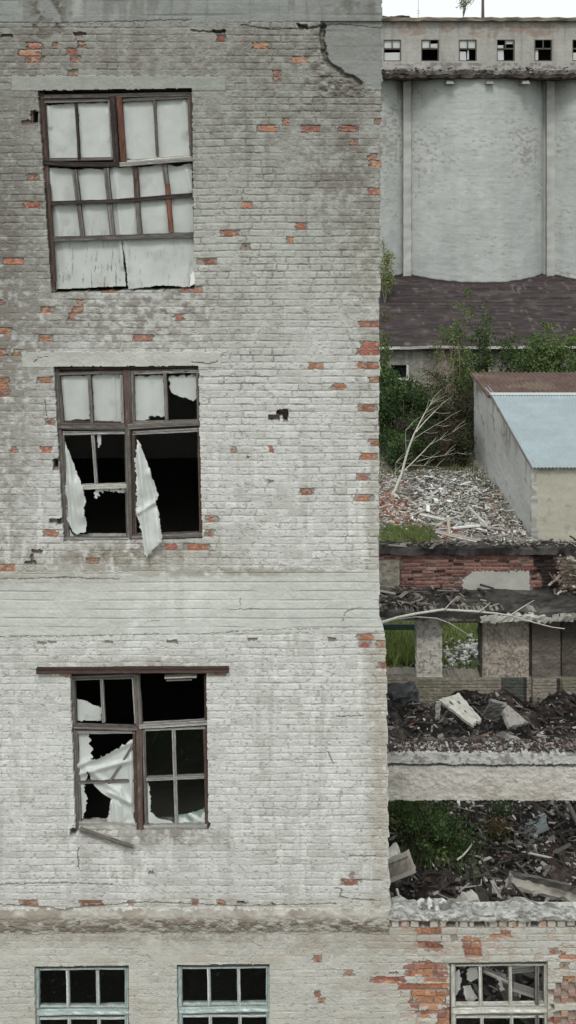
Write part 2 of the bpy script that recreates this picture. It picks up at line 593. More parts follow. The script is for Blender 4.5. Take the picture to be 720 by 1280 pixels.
# --- dirt and wear (each has a shape of its own)
def stain(cx, cy, rx, ry, k, s, nz=None, thr=0., soft=.5):
    global c
    nz = n_mid if nz is None else nz
    nz = nz * .7 + n_grit * .4
    soft = soft * 1.25
    m = blob(X, Y, cx, cy, rx, ry) * s * sstep(thr - soft, thr + soft, nz)
    c = mix(c, k, m)
soot = (.155, .145, .13)
brn = (.22, .185, .155)
stain(2, 330, 52, 300, soot, 1.0, n_sml, -.45)
stain(60, 300, 60, 260, soot, .55, n_mid, -.1)
stain(290, 150, 170, 90, (.19, .185, .165), .65, n_sml, -.05)
stain(430, 110, 60, 40, (.36, .37, .34), .8, n_sml, .2, .3)
stain(400, 90, 60, 50, (.15, .14, .125), .8, n_sml, .05, .35)
stain(30, 60, 60, 50, soot, .7, n_sml)
stain(435, 205, 60, 95, (.17, .155, .14), 1.0, n_mid + .5 * n_sml, -.2, .5)
stain(455, 300, 30, 60, (.2, .19, .17), .7, n_sml, -.1, .5)
stain(455, 380, 28, 130, (.25, .235, .205), .6, n_sml)
stain(464, 700, 14, 420, (.30, .28, .24), .55, n_sml, -.3)
stain(476, 950, 12, 250, (.36, .31, .25), .7, n_sml, -.5)
stain(300, 70, 110, 45, (.175, .16, .14), .9, n_mid + .5 * n_sml)
stain(150, 62, 120, 26, (.20, .175, .16), .8, n_sml)
stain(210, 390, 90, 45, (.20, .175, .165), 1.0, n_sml, .1, .35)
stain(120, 400, 80, 40, (.22, .20, .185), .8, n_sml, .15, .35)
stain(20, 400, 50, 70, (.22, .205, .185), .8, n_sml, 0, .4)
stain(150, 698, 120, 20, (.27, .24, .20), 1.0, n_sml, -.45, .4)
stain(160, 690, 90, 12, (.16, .145, .125), .8, n_sml, .15, .25)
stain(210, 1046, 55, 9, (.2, .18, .16), .9, n_sml, .1, .3)
stain(230, 690, 60, 25, (.25, .22, .18), .6, n_mid, -.3)
stain(300, 400, 190, 60, (.30, .29, .265), .4, n_mid)
stain(10, 560, 30, 160, (.24, .21, .18), .75, n_sml, .05, .4)
stain(180, 828, 120, 8, (.27, .25, .22), .8, n_sml, -.2)
stain(215, 1046, 60, 12, (.24, .22, .19), .9, n_sml, -.3)
stain(120, 1046, 60, 8, (.26, .24, .21), .7, n_sml, -.1)
# drips and streaks down the upper wall
up = sstep(560, 60, Y)
c = mix(c, soot, np.clip(sstep(.15, .75, n_vert), 0, 1) * .45 * up)
c = mix(c, (.36, .355, .33), sstep(.25, .8, n_vert + .4 * n_sml) * .4 * sstep(400, 600, Y) * (Y < 1160))
c = mix(c, (.66, .67, .645), sstep(.35, .8, fbm(SH, 10, 50, 87, 3)) * .5 * sstep(450, 650, Y) * (Y < 1140))
c = mix(c, (.24, .235, .215), sstep(.2, .8, n_mid) * .25 * up)
c = mix(c, (.19, .175, .155), sstep(.35, .75, .6 * n_sml + .5 * n_grit) * .5 * sstep(460, 200, Y))
c = mix(c, (.42, .43, .40), sstep(.3, .9, fbm(SH, 7, 5, 88, 3)) * .25 * sstep(520, 200, Y))
# small flecks of missing paint everywhere
fl = fbm(SH, 3.2, 2.6, 91, 2)
c = mix(c, (.25, .22, .19), sstep(.62, .85, fl) * .5)
hgt -= .004 * sstep(.6, .9, fl)

# --- plaster smears: joints filled in
pl = sstep(.25, .6, fbm(SH, 45, 30, 97)) * low
c = mix(c, (.50, .49, .44), pl * .6)
hgt = hgt * (1 - .6 * pl) + .002 * pl
c = mix(c, (.37, .33, .27), sstep(.2, .7, fbm(SH, 50, 18, 98)) * low * .45)
stain(240, 1172, 300, 9, (.27, .235, .20), .85, n_mid + .5 * n_sml, -.1, .5)
stain(250, 1128, 300, 7, (.33, .30, .26), .6, n_sml, -.1, .5)
stain(490, 1180, 120, 14, (.33, .29, .24), .6, n_sml, -.2)

# --- concrete zones
zone = np.zeros(SH, int)               # 0 brick, 1 top beam, 2 lintel a, 3 lintel b, 4 floor beam, 5 ledge
def concrete(m, k, plank, z, lift=.004, tone=.08):
    global c, hgt
    m = m & (zone == 0)
    zone[m] = z
    cc = np.tile(np.array(k, float), SH + (1,)) * (1 + tone * n_mid + tone * n_hor * .8 + .05 * n_fin)[..., None]
    hh = lift + .0015 * n_sml + .0006 * n_fin
    if plank:
        pv = (Y + .8 * noise(SH, 90, 60, z + 300)) / plank
        fr = pv - np.floor(pv)
        ln = (1 - sstep(0, .13, np.minimum(fr, 1 - fr))) * sstep(-.5, .35, noise(SH, 50, 6, z + 301))
        cc = mix(cc, np.array(k) * .55, ln * .7)
        hh = hh - .006 * ln + .003 * (((np.floor(pv) * 3.7) % 1) - .5)
    c = np.where(m[..., None], cc, c)
    hgt = np.where(m, hh, hgt)
topb = Y < 26 + jit * .6 - .012 * (X - 250) + 2
patch = poly_mask(X + jit * 1.8, Y + jit * 1.8, [(405, 10), (402, 40), (406, 52), (402, 62), (409, 78), (420, 84), (428, 93), (440, 95), (450, 106), (462, 103), (470, 112), (600, 112), (600, -80), (405, -80)])
concrete(topb | (patch & (X < 520)), (.25, .262, .25), 19, 1, .0, .10)
concrete((X > 14) & (X < 282) & (Y > 95 + jit) & (Y < 114), (.30, .31, .285), 0, 2, .006)
concrete((X > 27) & (X < 277) & (Y > 440 + jit) & (Y < 460), (.45, .455, .425), 0, 3, .006)
concrete((Y > 716 + jit * .8 - .008 * X) & (Y < 793 + jit * .6 - .015 * (X - 200)) & (X < 520), (.52, .53, .50), 11.2, 4, .004, .05)
pm = patch & (zone == 1) & (Y > 26)
hgt = np.where(pm, hgt - .03, hgt)
rimp = blob(X, Y, 408, 82, 26, 50) + blob(X, Y, 440, 108, 34, 14)
hgt = hgt + .016 * n_sml * rimp * (zone == 0)
c = mix(c, (.14, .13, .115), rimp * (zone == 0) * sstep(0, .4, n_sml) * .8)
# rough dirty ledge above the ground floor
led = (Y > 1136 + jit * 1.2) & (Y < 1166 + jit) & (X < 487)
zone[led & (zone == 0)] = 5
lp = np.clip((Y - 1136) / 30, 0, 1)
lr = fbm(SH, 7, 3.5, 121, 4)
cl = np.tile(np.array([.38, .36, .32]), SH + (1,)) * (1 + .25 * lr)[..., None]
cl = mix(cl, (.15, .13, .11), sstep(-.3, .45, lr + .5 * n_sml) * sstep(.15, .45, lp) * sstep(1.02, .7, lp))
cl = mix(cl, (.19, .155, .13), sstep(-.1, .5, n_mid + .4 * n_sml) * .7 * (lp > .3))
cl = mix(cl, (.23, .20, .165), sstep(-.1, .6, n_mid + .3 * n_sml) * .7)
c = np.where(led[..., None], cl, c)
hgt = np.where(led, .012 + .045 * np.sin(np.clip(lp, 0, 1) * math.pi) * .6 + .012 * lr * sstep(.1, .5, lp) - .01 * (abs(lp - .95) < .06), hgt)
# soot stains and drips on the top beam
topz = zone == 1
dr = sstep(0, .6, fbm(SH, 9, 60, 131)) * sstep(60, 0, Y)
c = np.where(topz[..., None], mix(c, (.15, .145, .13), dr * .6), c)
for (cx, rx) in ((48, 13), (72, 10)):
    m = np.exp(-((X - cx) / rx) ** 2) * sstep(75, 20, Y) * sstep(-.25, .3, n_sml)
    c = mix(c, (.10, .085, .07), m * .85)
    hgt -= .006 * m * sstep(0, .4, n_fin)
c = mix(c, (.40, .41, .385), np.exp(-((X - 96) / 9) ** 2) * sstep(60, 0, Y) * .6 * sstep(-.4, .4, n_sml))
stain(440, 40, 45, 55, (.17, .165, .15), .55, n_mid, -.1)
stain(450, 8, 50, 10, (.12, .11, .10), .7, n_sml)
# pale washes on the floor beam
stain(225, 745, 45, 60, (.62, .64, .61), .8, n_vert, -.2)
stain(170, 790, 10, 40, (.62, .64, .61), .8, n_sml, -.3)
stain(30, 722, 120, 10, (.30, .28, .24), .7, n_mid, -.4)
stain(280, 716, 90, 4, (.20, .18, .15), .95, n_sml, -.2)
stain(350, 714, 120, 4, (.26, .24, .20), .7, n_sml, -.1)
stain(150, 716, 200, 7, (.33, .31, .27), .6, n_sml, -.3)

# --- exposed red bricks and missing bricks, course by course
RED = [(22,66,52,74),(33,56,52,64),(65,57,73,63),(83,65,96,72),(88,74,101,81),(85,85,97,92),(30,75,55,82),(97,55,108,62),
(271,43,283,50),(365,67,386,76),(341,87,352,103),(321,160,345,169),(376,158,401,168),(422,159,448,168),(354,152,361,158),(438,176,448,184),(461,194,472,202),(468,149,479,158),(315,57,337,65),
(302,250,315,258),(275,287,300,294),(370,275,384,284),(358,295,368,301),(301,304,313,312),(247,321,271,328),(240,362,253,371),(461,237,479,247),(460,200,479,205),(448,405,479,412),(452,430,479,437),
(385,454,405,462),(445,440,479,446),(447,453,473,462),(460,472,479,479),(415,480,432,487),(448,503,472,511),(462,550,479,560),(450,568,472,574),(445,591,462,598),(443,621,466,627),(288,562,296,567),(335,561,342,567),(375,615,392,621),(257,645,272,655),(256,662,268,668),
(33,222,50,229),(30,256,53,264),(5,326,30,332),(-9,376,6,381),(-9,408,15,414),(48,422,66,431),(50,383,68,388),(85,392,93,398),(90,382,105,389),(98,376,104,381),(-5,441,8,445),(15,441,27,445),
(123,362,147,366),(166,421,192,430),(224,361,240,366),(217,391,230,396),(47,473,65,479),(-9,473,13,478),(-9,481,12,486),(-9,488,13,493),(56,521,69,527),(51,560,64,568),(15,561,22,568),(54,659,72,669),(-9,703,18,709),
(108,698,126,706),(204,681,222,690),(230,682,262,688),(446,792,468,799),(449,803,463,806),(471,801,488,806),(472,830,488,834),(262,841,284,846),(75,843,86,848),
(24,1130,48,1134),(99,1131,130,1133),(160,1129,168,1133),(425,1098,448,1105),(437,1092,443,1096),(240,1127,248,1131),(271,1127,281,1132),
(392,1196,402,1203),(430,1217,443,1221),(463,1220,480,1226),(393,1241,401,1246),(398,1253,405,1258),
(515,1150,528,1159),(527,1164,552,1170),(522,1175,552,1181),(530,1181,550,1188),(581,1188,600,1195),(564,1167,572,1175),(616,1150,627,1159),(628,1150,639,1159),(480,1219,500,1226),(508,1210,520,1220),(532,1203,545,1213),(540,1208,558,1218),(530,1215,545,1226),(496,1232,562,1238),(514,1238,530,1246),(518,1246,545,1254),(540,1240,555,1256),(522,1262,538,1268),(548,1275,563,1284),(557,1258,566,1273),(705,1223,718,1230),(683,1273,703,1280),(700,1205,712,1211),(686,1190,699,1196),
(120,95,1,1),(-60,240,-40,247),(-80,520,-55,528),(-50,900,-30,907),(740,1200,770,1208)]
rgr = np.random.RandomState(3)
for i, (x0, y0, x1, y1) in enumerate(RED):
    if x1 <= x0: continue
    r0, r1 = max(0, int(y0 - PY0) - 14), min(SH[0], int(y1 - PY0) + 14)
    q0, q1 = max(0, int(x0 - PX0) - 8), min(SH[1], int(x1 - PX0) + 8)
    s = np.s_[r0:r1, q0:q1]
    yc = int(np.clip((y0 + y1) / 2 - PY0, 0, SH[0] - 1)); xc = int(np.clip((x0 + x1) / 2 - PX0, 0, SH[1] - 1))
    if y1 - y0 < 12 and zone[yc, xc] == 0:
        m = (ci[s] == ci[yc, xc])
    else:
        m = (Y[s] > y0) & (Y[s] < y1)
    jj = jit[s] * 1.3
    m &= (X[s] + jj > x0) & (X[s] + jj < x1)
    edge = np.minimum(X[s] - x0, x1 - X[s])
    inner = m & (dyj[s] + .55 * n_fin[s] > .75) & (n_sml[s] + .9 * n_fin2[s] + .25 * (edge - 4) > -.75 + .5 * rgr.rand())
    col = np.array([(.33, .145, .095), (.37, .18, .115), (.29, .11, .08), (.27, .13, .10)][rgr.randint(4)]) * rgr.uniform(.8, 1.12)
    if y0 > 1225 and 495 < x0 < 560: col = np.array((.43, .19, .09))
    cc = np.tile(col, inner.shape + (1,)) * (1 + .3 * n_sml[s] + .15 * n_fin[s])[..., None]
    cc = mix(cc, (.42, .36, .29), sstep(.25, .6, n_fin2[s]) * .55)
    c[s] = np.where(inner[..., None], cc, c[s])
    rim = m & ~inner
    c[s] = np.where(rim[..., None], mix(c[s], (.17, .14, .115), np.full(rim.shape, .6)), c[s])
    hgt[s] = np.where(inner, -.008 + .003 * n_fin[s] - .003 * rgr.rand(), hgt[s])
    hgt[s] = np.where(rim, -.017, hgt[s])
GAP = [(346,512,360,520,.2),(336,519,349,526,.12),(354,519,360,527,.2),(27,150,42,156,.03),(38,138,45,154,.05),(61,648,78,654,.06),(40,687,53,692,.05),(31,701,45,706,.05),(38,693,42,703,.03),(66,573,74,588,.04),
(92,40,108,44,.05),(0,43,16,46,.05),(266,37,282,41,.06),(373,30,384,36,.06),(310,797,322,802,.02),(410,797,421,802,.02),(47,802,58,806,.012),(60,801,70,804,.01),(130,801,141,804,.012),(209,800,222,805,.02),
(297,1127,307,1131,.06),(340,1129,344,1132,.03),(122,1131,128,1133,.02),(525,1150,538,1160,.08),(558,1151,569,1159,.09),(592,1151,606,1160,.09),(663,1151,673,1159,.08),(708,1156,740,1160,.07),(640,1150,642,1160,.02),
(185,1089,192,1093,.02),(308,571,312,574,.02),(335,600,342,604,.012),(440,1100,452,1103,.015),(560,1205,566,1208,.02),(486,1215,498,1219,.02),(85,364,92,366,.02)]
for x0, y0, x1, y1, dp in GAP:
    m = (X + jit * .5 > x0) & (X + jit * .5 < x1) & (Y + jit * .4 > y0) & (Y + jit * .4 < y1)
    hgt = np.where(m, -dp, hgt)
    c = np.where(m[..., None], mix(c, (.16, .11, .09), np.full(SH, .75)), c)
# the checkered stub of broken wall at the far right of the ground floor
m = (X > 686 + 4 * np.sin(Y * .5)) & (Y > 1226) & (((ci + np.floor(X / 9)) % 2) == 0) & (rid2 > .2)
hgt = np.where(m & (dyj > .8), -.05, hgt)
c = np.where((m & (dyj > .8))[..., None], mix(c, (.20, .14, .11), np.full(SH, .7)), c)
# header course under the coping of the roofless wing
hd = (Y > 1149) & (Y < 1160) & (X > 487)
hx = (X + .6 * n_fin2) / 12.2
hf = hx - np.floor(hx)
hj = np.minimum(np.minimum(hf, 1 - hf) * 12.2, np.minimum(Y - 1149, 1160 - Y))
hv = (np.sin(np.floor(hx) * 12.9898) * 43758.5) % 1
deep = hgt < -.03
ch = np.tile(np.array([.46, .42, .37]), SH + (1,)) * (1 + .25 * (hv - .5) + .12 * n_sml)[..., None]
ch = mix(ch, (.36, .16, .11), ((hv > .72) | ((X > 612) & (X < 640))) * .7 * sstep(-.4, .3, n_sml))
ch = mix(ch, (.16, .13, .11), (hj < 1.1) * .8)
c = np.where((hd & ~deep)[..., None], ch, c)
hgt = np.where(hd & ~deep, .012 - .02 * (hj < 1.1) + .002 * n_fin, hgt)
# roughness of the wing wall: chipped paint showing brick
wing = (Y > 1160) & (X > 500)
ck = sstep(.35, .6, fbm(SH, 16, 8, 141, 3) + .8 * (rid - .5)) * wing
c = mix(c, (.36, .27, .21), ck * .45)
hgt -= .004 * ck
# patches where whole groups of bricks have lost their paint
PCH = [[(520, 1161), (548, 1161), (553, 1172), (553, 1190), (533, 1190), (520, 1178)], [(504, 1208), (520, 1203), (536, 1200), (545, 1208), (560, 1210), (557, 1228), (530, 1228), (528, 1219), (506, 1220)],
       [(497, 1230), (562, 1230), (560, 1256), (548, 1258), (543, 1268), (522, 1270), (510, 1254), (515, 1240), (497, 1239)], [(578, 1170), (602, 1172), (602, 1197), (580, 1197)], [(684, 1222), (722, 1222), (722, 1300), (688, 1300), (694, 1250)],
       [(700, 1190), (725, 1190), (725, 1200), (700, 1200)], [(468, 1216), (508, 1216), (508, 1228), (468, 1227)], [(546, 1262), (566, 1258), (566, 1300), (545, 1300)], [(612, 1164), (640, 1164), (640, 1172), (612, 1172)]]
pm2 = np.zeros(SH)
for q_, pg in enumerate(PCH):
    pm2 = np.maximum(pm2, poly_mask(X + 1.6 * jit, Y + .9 * jit, pg) * (1. if q_ != 4 else .8))
pm2 = pm2 * ((rid2 > .16)) * (hgt > -.04)
face = pm2 * sstep(.35, 1.1, dj + .4 * n_fin) * sstep(-.95, -.5, n_sml + .6 * n_fin2)
rc = np.where((rid3 > .5)[..., None], np.array([.34, .155, .095]), np.array([.27, .105, .08])) * (1 + .35 * (rid - .5) + .2 * n_fin)[..., None]
rc = np.where(((rid3 > .8) & (Y > 1225))[..., None], np.array([.42, .20, .10]), rc)
c = c + (rc - c) * (face * .92)[..., None]
c = mix(c, (.15, .12, .10), pm2 * (1 - sstep(.35, 1.1, dj)) * .8)
hgt = hgt - .006 * face - .012 * pm2 * (1 - sstep(.35, 1.1, dj))

# --- cracks
CRK = [([(405,32),(402,48),(405,62),(407,74),(415,83),(424,87),(430,94),(442,97),(452,105)], 4.2, .06), ([(372,30),(385,35),(402,33)], 2, .03), ([(300,31),(340,37),(372,36)], 1.2, .012),
([(240,38),(262,40),(282,39)], 1.6, .02), ([(0,28),(60,29),(140,27),(240,25)], 1.0, .008), ([(98,1060),(98,1086)], 1.2, .012), ([(0,1106),(70,1104),(140,1106)], 1.1, .01),
([(0,1131),(60,1135),(80,1137),(130,1132),(190,1128),(236,1130),(300,1133),(420,1130)], 1.2, .012), ([(0,796),(80,796),(160,793),(250,793),(330,787),(400,786),(440,784)], .6, .003),
([(180,778),(200,776)], .6, .003), ([(428,777),(434,763),(452,759)], .7, .004), ([(284,762),(335,761)], .7, .003), ([(300,748),(300,766)], .7, .003), ([(447,1100),(478,1101)], 1.3, .012),
([(422,896),(455,895)], 1.2, .012), ([(438,1070),(470,1071)], 1.2, .012), ([(410,940),(417,955)], 1.2, .01), ([(240,453),(262,455),(272,451)], 1.2, .012), ([(43,452),(48,447),(60,446)], 1, .01),
([(404,31),(430,30),(478,35)], 1.0, .01), ([(0,724),(80,722),(150,724)], 1.0, .008), ([(56,500),(58,520)], 1, .008), ([(418,1110),(427,1112),(425,1122),(436,1123)], 1.2, .012), ([(440,1124),(475,1126)], 1.2, .012)]
for pts, wd, dp in CRK:
    d = line_d(X + jit * .6, Y + jit * .5, pts)
    m = 1 - sstep(wd * .35, wd, d + .4 * n_fin)
    hgt = hgt - dp * m
    c = mix(c, (.13, .12, .10), m * .75)

# --- outline of the facade (right edge) and the openings
xl = np.interp(ys, [-60, 0, 100, 300, 450, 700, 775, 788, 800, 950, 1100, 1140], [478, 478, 477, 475, 474, 473, 474, 478, 482, 484, 486, 488])
rgE = np.random.RandomState(8)
ej = np.repeat(rgE.uniform(-1.3, 1.3, 200), 9)[:len(ys)] + noise((len(ys), 2), 2, 5, 9)[:, 0] * .8
xl = np.round(xl + ej)
cellX, cellY = X[:-1, :-1] + .5, Y[:-1, :-1] + .5
keep = np.ones((SH[0] - 1, SH[1] - 1), bool)
keep &= ~((cellX > xl[:-1, None]) & (cellY < 1146))
jc = jit[:-1, :-1]
OPEN = {'w1': [(47, 113), (240, 110), (243, 362), (64, 367)],
        'w2': [(67, 458), (248, 457), (253, 675), (79, 678)],
        'w3': [(87, 841), (258, 841), (261, 1040), (94, 1042)],
        'w4': [(43, 1208), (161, 1207), (163, 1500), (46, 1500)],
        'w5': [(221, 1206), (337, 1205), (339, 1500), (223, 1500)],
        'w6': [(562, 1204), (685, 1202), (686, 1500), (562, 1500)]}
for k_, pg in OPEN.items():
    a = .35 if k_ in ('w1', 'w2', 'w3') else .2
    keep &= ~poly_mask(cellX + jc * a, cellY + jc * a, pg)
# broken reveal bites
for (x0, y0, x1, y1) in ((40, 139, 48, 153), (66, 575, 72, 586), (70, 650, 80, 656), (258, 1028, 263, 1036), (87, 1036, 95, 1047)):
    keep &= ~((cellX > x0) & (cellX < x1) & (cellY + jc * .5 > y0) & (cellY + jc * .5 < y1))

P = np.stack([(X - 360) / 112., -hgt, H - (Y - HY) / 112.], -1)
zc = zone[:-1, :-1]
wingm = (cellX > 488) & (cellY > 1146)

BLD = thing('brick_building', 'tall derelict whitewashed brick building with ragged window openings filling the left side', 'building', (-1.5, 0, 0))
skirt = (0, .30, 0)
emit_grid('wall', P, c, keep & (zc == 0) & ~wingm & (cellY < 1160), M_WALL, BLD, skirt, keep)
tag(emit_grid('ground_floor_wall', P, c, keep & (zc == 0) & ~wingm & (cellY >= 1160), M_WALL, BLD, skirt, keep), 'beige plaster smeared lower brick wall')
emit_grid('concrete_beam', P, c, keep & (zc == 1), M_CONC, BLD, skirt, keep)
emit_grid('lintel', P, c, keep & (zc == 2), M_CONC, BLD, skirt, keep)
emit_grid('lintel', P, c, keep & (zc == 3), M_CONC, BLD, skirt, keep)
tag(emit_grid('concrete_beam', P, c, keep & (zc == 4), M_CONC, BLD, skirt, keep), 'board marked pale concrete floor beam')
emit_grid('ledge', P, c, keep & (zc == 5) & ~wingm, M_CONC, BLD, skirt, keep)
RUIN = thing('ruined_wing', 'roofless burnt out brick wing with beams crossing over rubble beside the tall building', 'ruin', (4, 2, 0))
emit_grid('front_wall', P, c, keep & wingm & (zc == 0), M_WALL, RUIN, (0, .26, 0), keep)

# back of the building: the rest of its volume, rooms behind the windows
def px(x): return (x - 360) / 112.
def pz(y): return H - (y - HY) / 112.
mb = MB()
g = (.42, .40, .37)
XL, XR, YB = px(-110), px(470), 6.5
YW = .29
box(mb, XL - .01, XL + .25, YW, YB, 0, pz(-60), g)             # left wall
box(mb, XR - .25, XR, YW, YB, 0, pz(-60), (.3, .3, .27))       # right wall
box(mb, XL - .01, XR, YB - .25, YB, 0, pz(-60), g)             # rear wall
box(mb, XL - .01, XR, 0.02, YB, pz(-60), pz(-60) + .3, (.25, .25, .23))
mb.build('rear_walls', M_CONC, BLD)
mb = MB()
for y in (405, 755, 1148):
    mb = MB()
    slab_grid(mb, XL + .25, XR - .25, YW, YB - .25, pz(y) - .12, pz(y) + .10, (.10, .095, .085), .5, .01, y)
    mb.build('floor_slab', M_CONC, BLD)
mb = MB()
slab_grid(mb, XL + .25, XR - .25, YW, YB - .25, .05, .25, (.09, .08, .07), .5, .01, 4)
mb.build('floor_slab', M_CONC, BLD)
# inner wall face above/below openings (so that daylight enters by the windows only)
mb = MB()
def inner(xa, xb, ya, yb):
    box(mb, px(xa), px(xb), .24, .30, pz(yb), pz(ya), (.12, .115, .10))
rows_ = [(-60, 105, [(-110, 470)]), (105, 372, [(-110, 46), (245, 470)]), (372, 452, [(-110, 470)]), (452, 683, [(-110, 66), (255, 470)]),
         (683, 836, [(-110, 470)]), (836, 1047, [(-110, 86), (264, 470)]), (1047, 1203, [(-110, 470)]), (1203, 1420, [(-110, 42), (165, 220), (341, 470)])]
for ya, yb, sp in rows_:
    for xa, xb in sp: inner(xa, xb, ya, yb)
mb.build('inner_lining', M_CONC, BLD)
# wall below the picture, down to the ground
mb = MB()
for xa, xb in ((-110, 43), (163, 222), (339, 562), (686, 800)):
    slab_grid(mb, px(xa), px(xb), .0, .40, pz(1500), pz(1330), (.44, .43, .38), .2, .004, xa + 999)
slab_grid(mb, px(-110), px(800), .0, .40, 0, pz(1500), (.36, .34, .29), .3, .006, 5)
mb.build('plinth', M_WALL, BLD)

# ================================================================== WINDOWS OF THE FACADE
BR, BRD, GRW, GRY, RED_W = (.085, .058, .048), (.045, .035, .032), (.26, .25, .235), (.14, .125, .115), (.15, .065, .048)
PALE = (.46, .45, .41)
TEAL, TEAL2 = (.33, .395, .385), (.44, .475, .46)
def wp(x, y, dep): return Vector(((x - 360) * (D0 + dep) / F, dep, H - (y - HY) * (D0 + dep) / F))

def window(frame, subs, label=None, parent=None, dep=.09):
    """frame: bars of the outer frame (one part); subs: (name, [bars]) sub-parts"""
    def bars(lst, seed):
        mb = MB()
        for i, b in enumerate(lst):
            x0, y0, x1, y1, wd, col = b[:6]
            dd = b[6] if len(b) > 6 else 0
            bend = b[7] if len(b) > 7 else 0
            bar(mb, wp(x0, y0, dep + dd), wp(x1, y1, dep + dd), wd / 112., .05, col, seed + i, bend=bend)
        return mb
    fo = bars(frame, 10).build('window', M_WOOD, parent)
    if label: tag(fo, label)
    for j, (nm, lst) in enumerate(subs):
        bars(lst, 50 + 9 * j).build(nm, M_WOOD, fo)
    return fo

w1 = window([(49, 114, 240, 112, 5, BRD, .07), (51, 121, 240, 118, 5.5, GRY, .0), (51, 116, 57, 205, 8, BR, 0), (57, 203, 67, 366, 8, BR, 0, .01), (61, 230, 69, 352, 3, BR, -.03),
             (141, 120, 146, 203, 8, BRD, -.01), (149, 122, 155, 202, 7, RED_W, -.025), (239, 120, 242, 200, 4, BR), (243, 200, 244, 300, 3, BRD),
             (54, 203, 150, 206, 6, BRD, -.02, .012), (150, 206, 242, 199, 5.5, GRW, -.03)],
            [('sash', [(55, 127, 141, 125, 4, GRY, .01), (56, 128, 60, 200, 3, BR, .01), (56, 200, 141, 198, 4, GRY, .01), (137, 127, 141, 198, 3, GRW, .01)]),
             ('sash', [(152, 126, 239, 121, 4, GRY, .01), (153, 202, 240, 195, 4, PALE, .01), (236, 122, 239, 195, 3, GRY, .01)]),
             ('glazing_bar', [(95, 130, 99, 199, 3.2, BRD)]), ('glazing_bar', [(193, 125, 197, 195, 3.2, GRY)]),
             ('glazing_bar', [(60, 254, 152, 251, 5, BRD, -.02), (150, 251, 240, 243, 5.5, BRD, -.02)]), ('glazing_bar', [(66, 299, 242, 294, 6.5, (.09, .08, .075), -.025)]),
             ('glazing_bar', [(93, 212, 98, 252, 6.5, GRY), (98, 252, 104, 296, 5.5, GRY)]), ('glazing_bar', [(133, 210, 137, 250, 6.5, GRY), (137, 250, 141, 295, 6.5, (.14, .13, .12))]),
             ('glazing_bar', [(169, 208, 172, 248, 7, BR), (172, 250, 175, 292, 6, GRY)]), ('glazing_bar', [(206, 205, 211, 246, 6, GRY), (209, 230, 214, 290, 6, RED_W, -.01)])],
            'three tier window with skewed dark sashes', BLD)
w2 = window([(69, 461, 248, 458, 4.5, BR, .03), (71, 467, 248, 463, 4.5, GRY), (70, 461, 82, 676, 7, GRY, -.01), (157, 462, 160, 533, 7, BR, -.015), (163, 463, 165, 533, 7, GRY, -.005),
             (160, 533, 163, 675, 7, GRY, -.015), (167, 540, 168, 672, 5, BR), (247, 461, 249, 532, 3.5, GRY), (249, 532, 252, 672, 3.5, BR),
             (73, 532, 160, 533, 8, GRY, -.02), (160, 533, 251, 528, 7, GRY, -.02), (79, 674, 162, 674, 6.5, GRW, -.02), (165, 671, 253, 667, 6, GRY, -.02)],
            [('sash', [(74, 470, 79, 528, 3.5, GRY), (152, 468, 154, 528, 4, GRW), (74, 528, 156, 529, 3.5, BR)]),
             ('sash', [(166, 466, 168, 529, 4, GRY), (166, 529, 249, 526, 4, GRW), (168, 466, 248, 464, 3, PALE)]),
             ('sash', [(79, 541, 160, 540, 5, GRW), (79, 543, 85, 671, 4, GRY), (158, 541, 160, 672, 4, GRY)]),
             ('sash', [(166, 541, 250, 537, 5, GRW)]),
             ('glazing_bar', [(112, 468, 115, 528, 4.5, GRY)]), ('glazing_bar', [(206, 466, 209, 527, 4.5, GRY)]),
             ('glazing_bar', [(116, 543, 121, 607, 4, GRW)]), ('glazing_bar', [(81, 609, 159, 607, 6, PALE)])],
            'window with most sashes gone and paler putty bars', BLD)
w3 = window([(90, 846, 170, 843, 4, GRY), (91, 845, 97, 1036, 5, GRY), (171, 842, 175, 905, 8, GRY, -.01), (174, 905, 176, 1037, 8, BR, -.01), (167, 846, 170, 903, 4, GRW), (168, 912, 171, 1030, 4, BR),
             (257, 843, 260, 1037, 4, BR), (92, 907, 172, 909, 5, GRY, -.02), (174, 907, 259, 902, 6, GRW, -.02), (99, 1031, 171, 1033, 11, PALE, -.01), (180, 1034, 259, 1033, 8, GRW, -.01)],
            [('sash', [(92, 848, 168, 846, 3, GRY), (93, 848, 95, 902, 3, GRY)]), ('sash', [(95, 914, 170, 914, 4, GRW), (96, 914, 101, 1028, 3.5, GRY)]),
             ('sash', [(180, 911, 183, 1030, 4.5, GRY), (181, 911, 257, 908, 3, GRW), (255, 909, 258, 1030, 3, BR)]),
             ('glazing_bar', [(127, 847, 130, 902, 4, GRW)]), ('glazing_bar', [(97, 977, 170, 975, 3.2, GRY)]), ('glazing_bar', [(168, 928, 136, 979, 2.6, GRY)]),
             ('glazing_bar', [(217, 911, 221, 1030, 4.8, GRW)]), ('glazing_bar', [(183, 973, 257, 970, 4, GRW)])],
            'window with a dark steel strip above its head', BLD)
mb = MB()
bar(mb, wp(46, 838, -.025), wp(286, 837, -.025), 6.5 / 112, .06, (.055, .035, .03), 3, c2=(.11, .07, .05))
tag(mb.build('lintel', M_RUST, BLD), 'dark rusty steel strip lintel')
mb = MB()
bar(mb, wp(206, 846, .06), wp(246, 845, .06), 3 / 112, .05, PALE, 3)
bar(mb, wp(208, 850, .05), wp(240, 849, .05), 2 / 112, .03, GRY, 4)
mb.build('splintered_head', M_WOOD, w3)

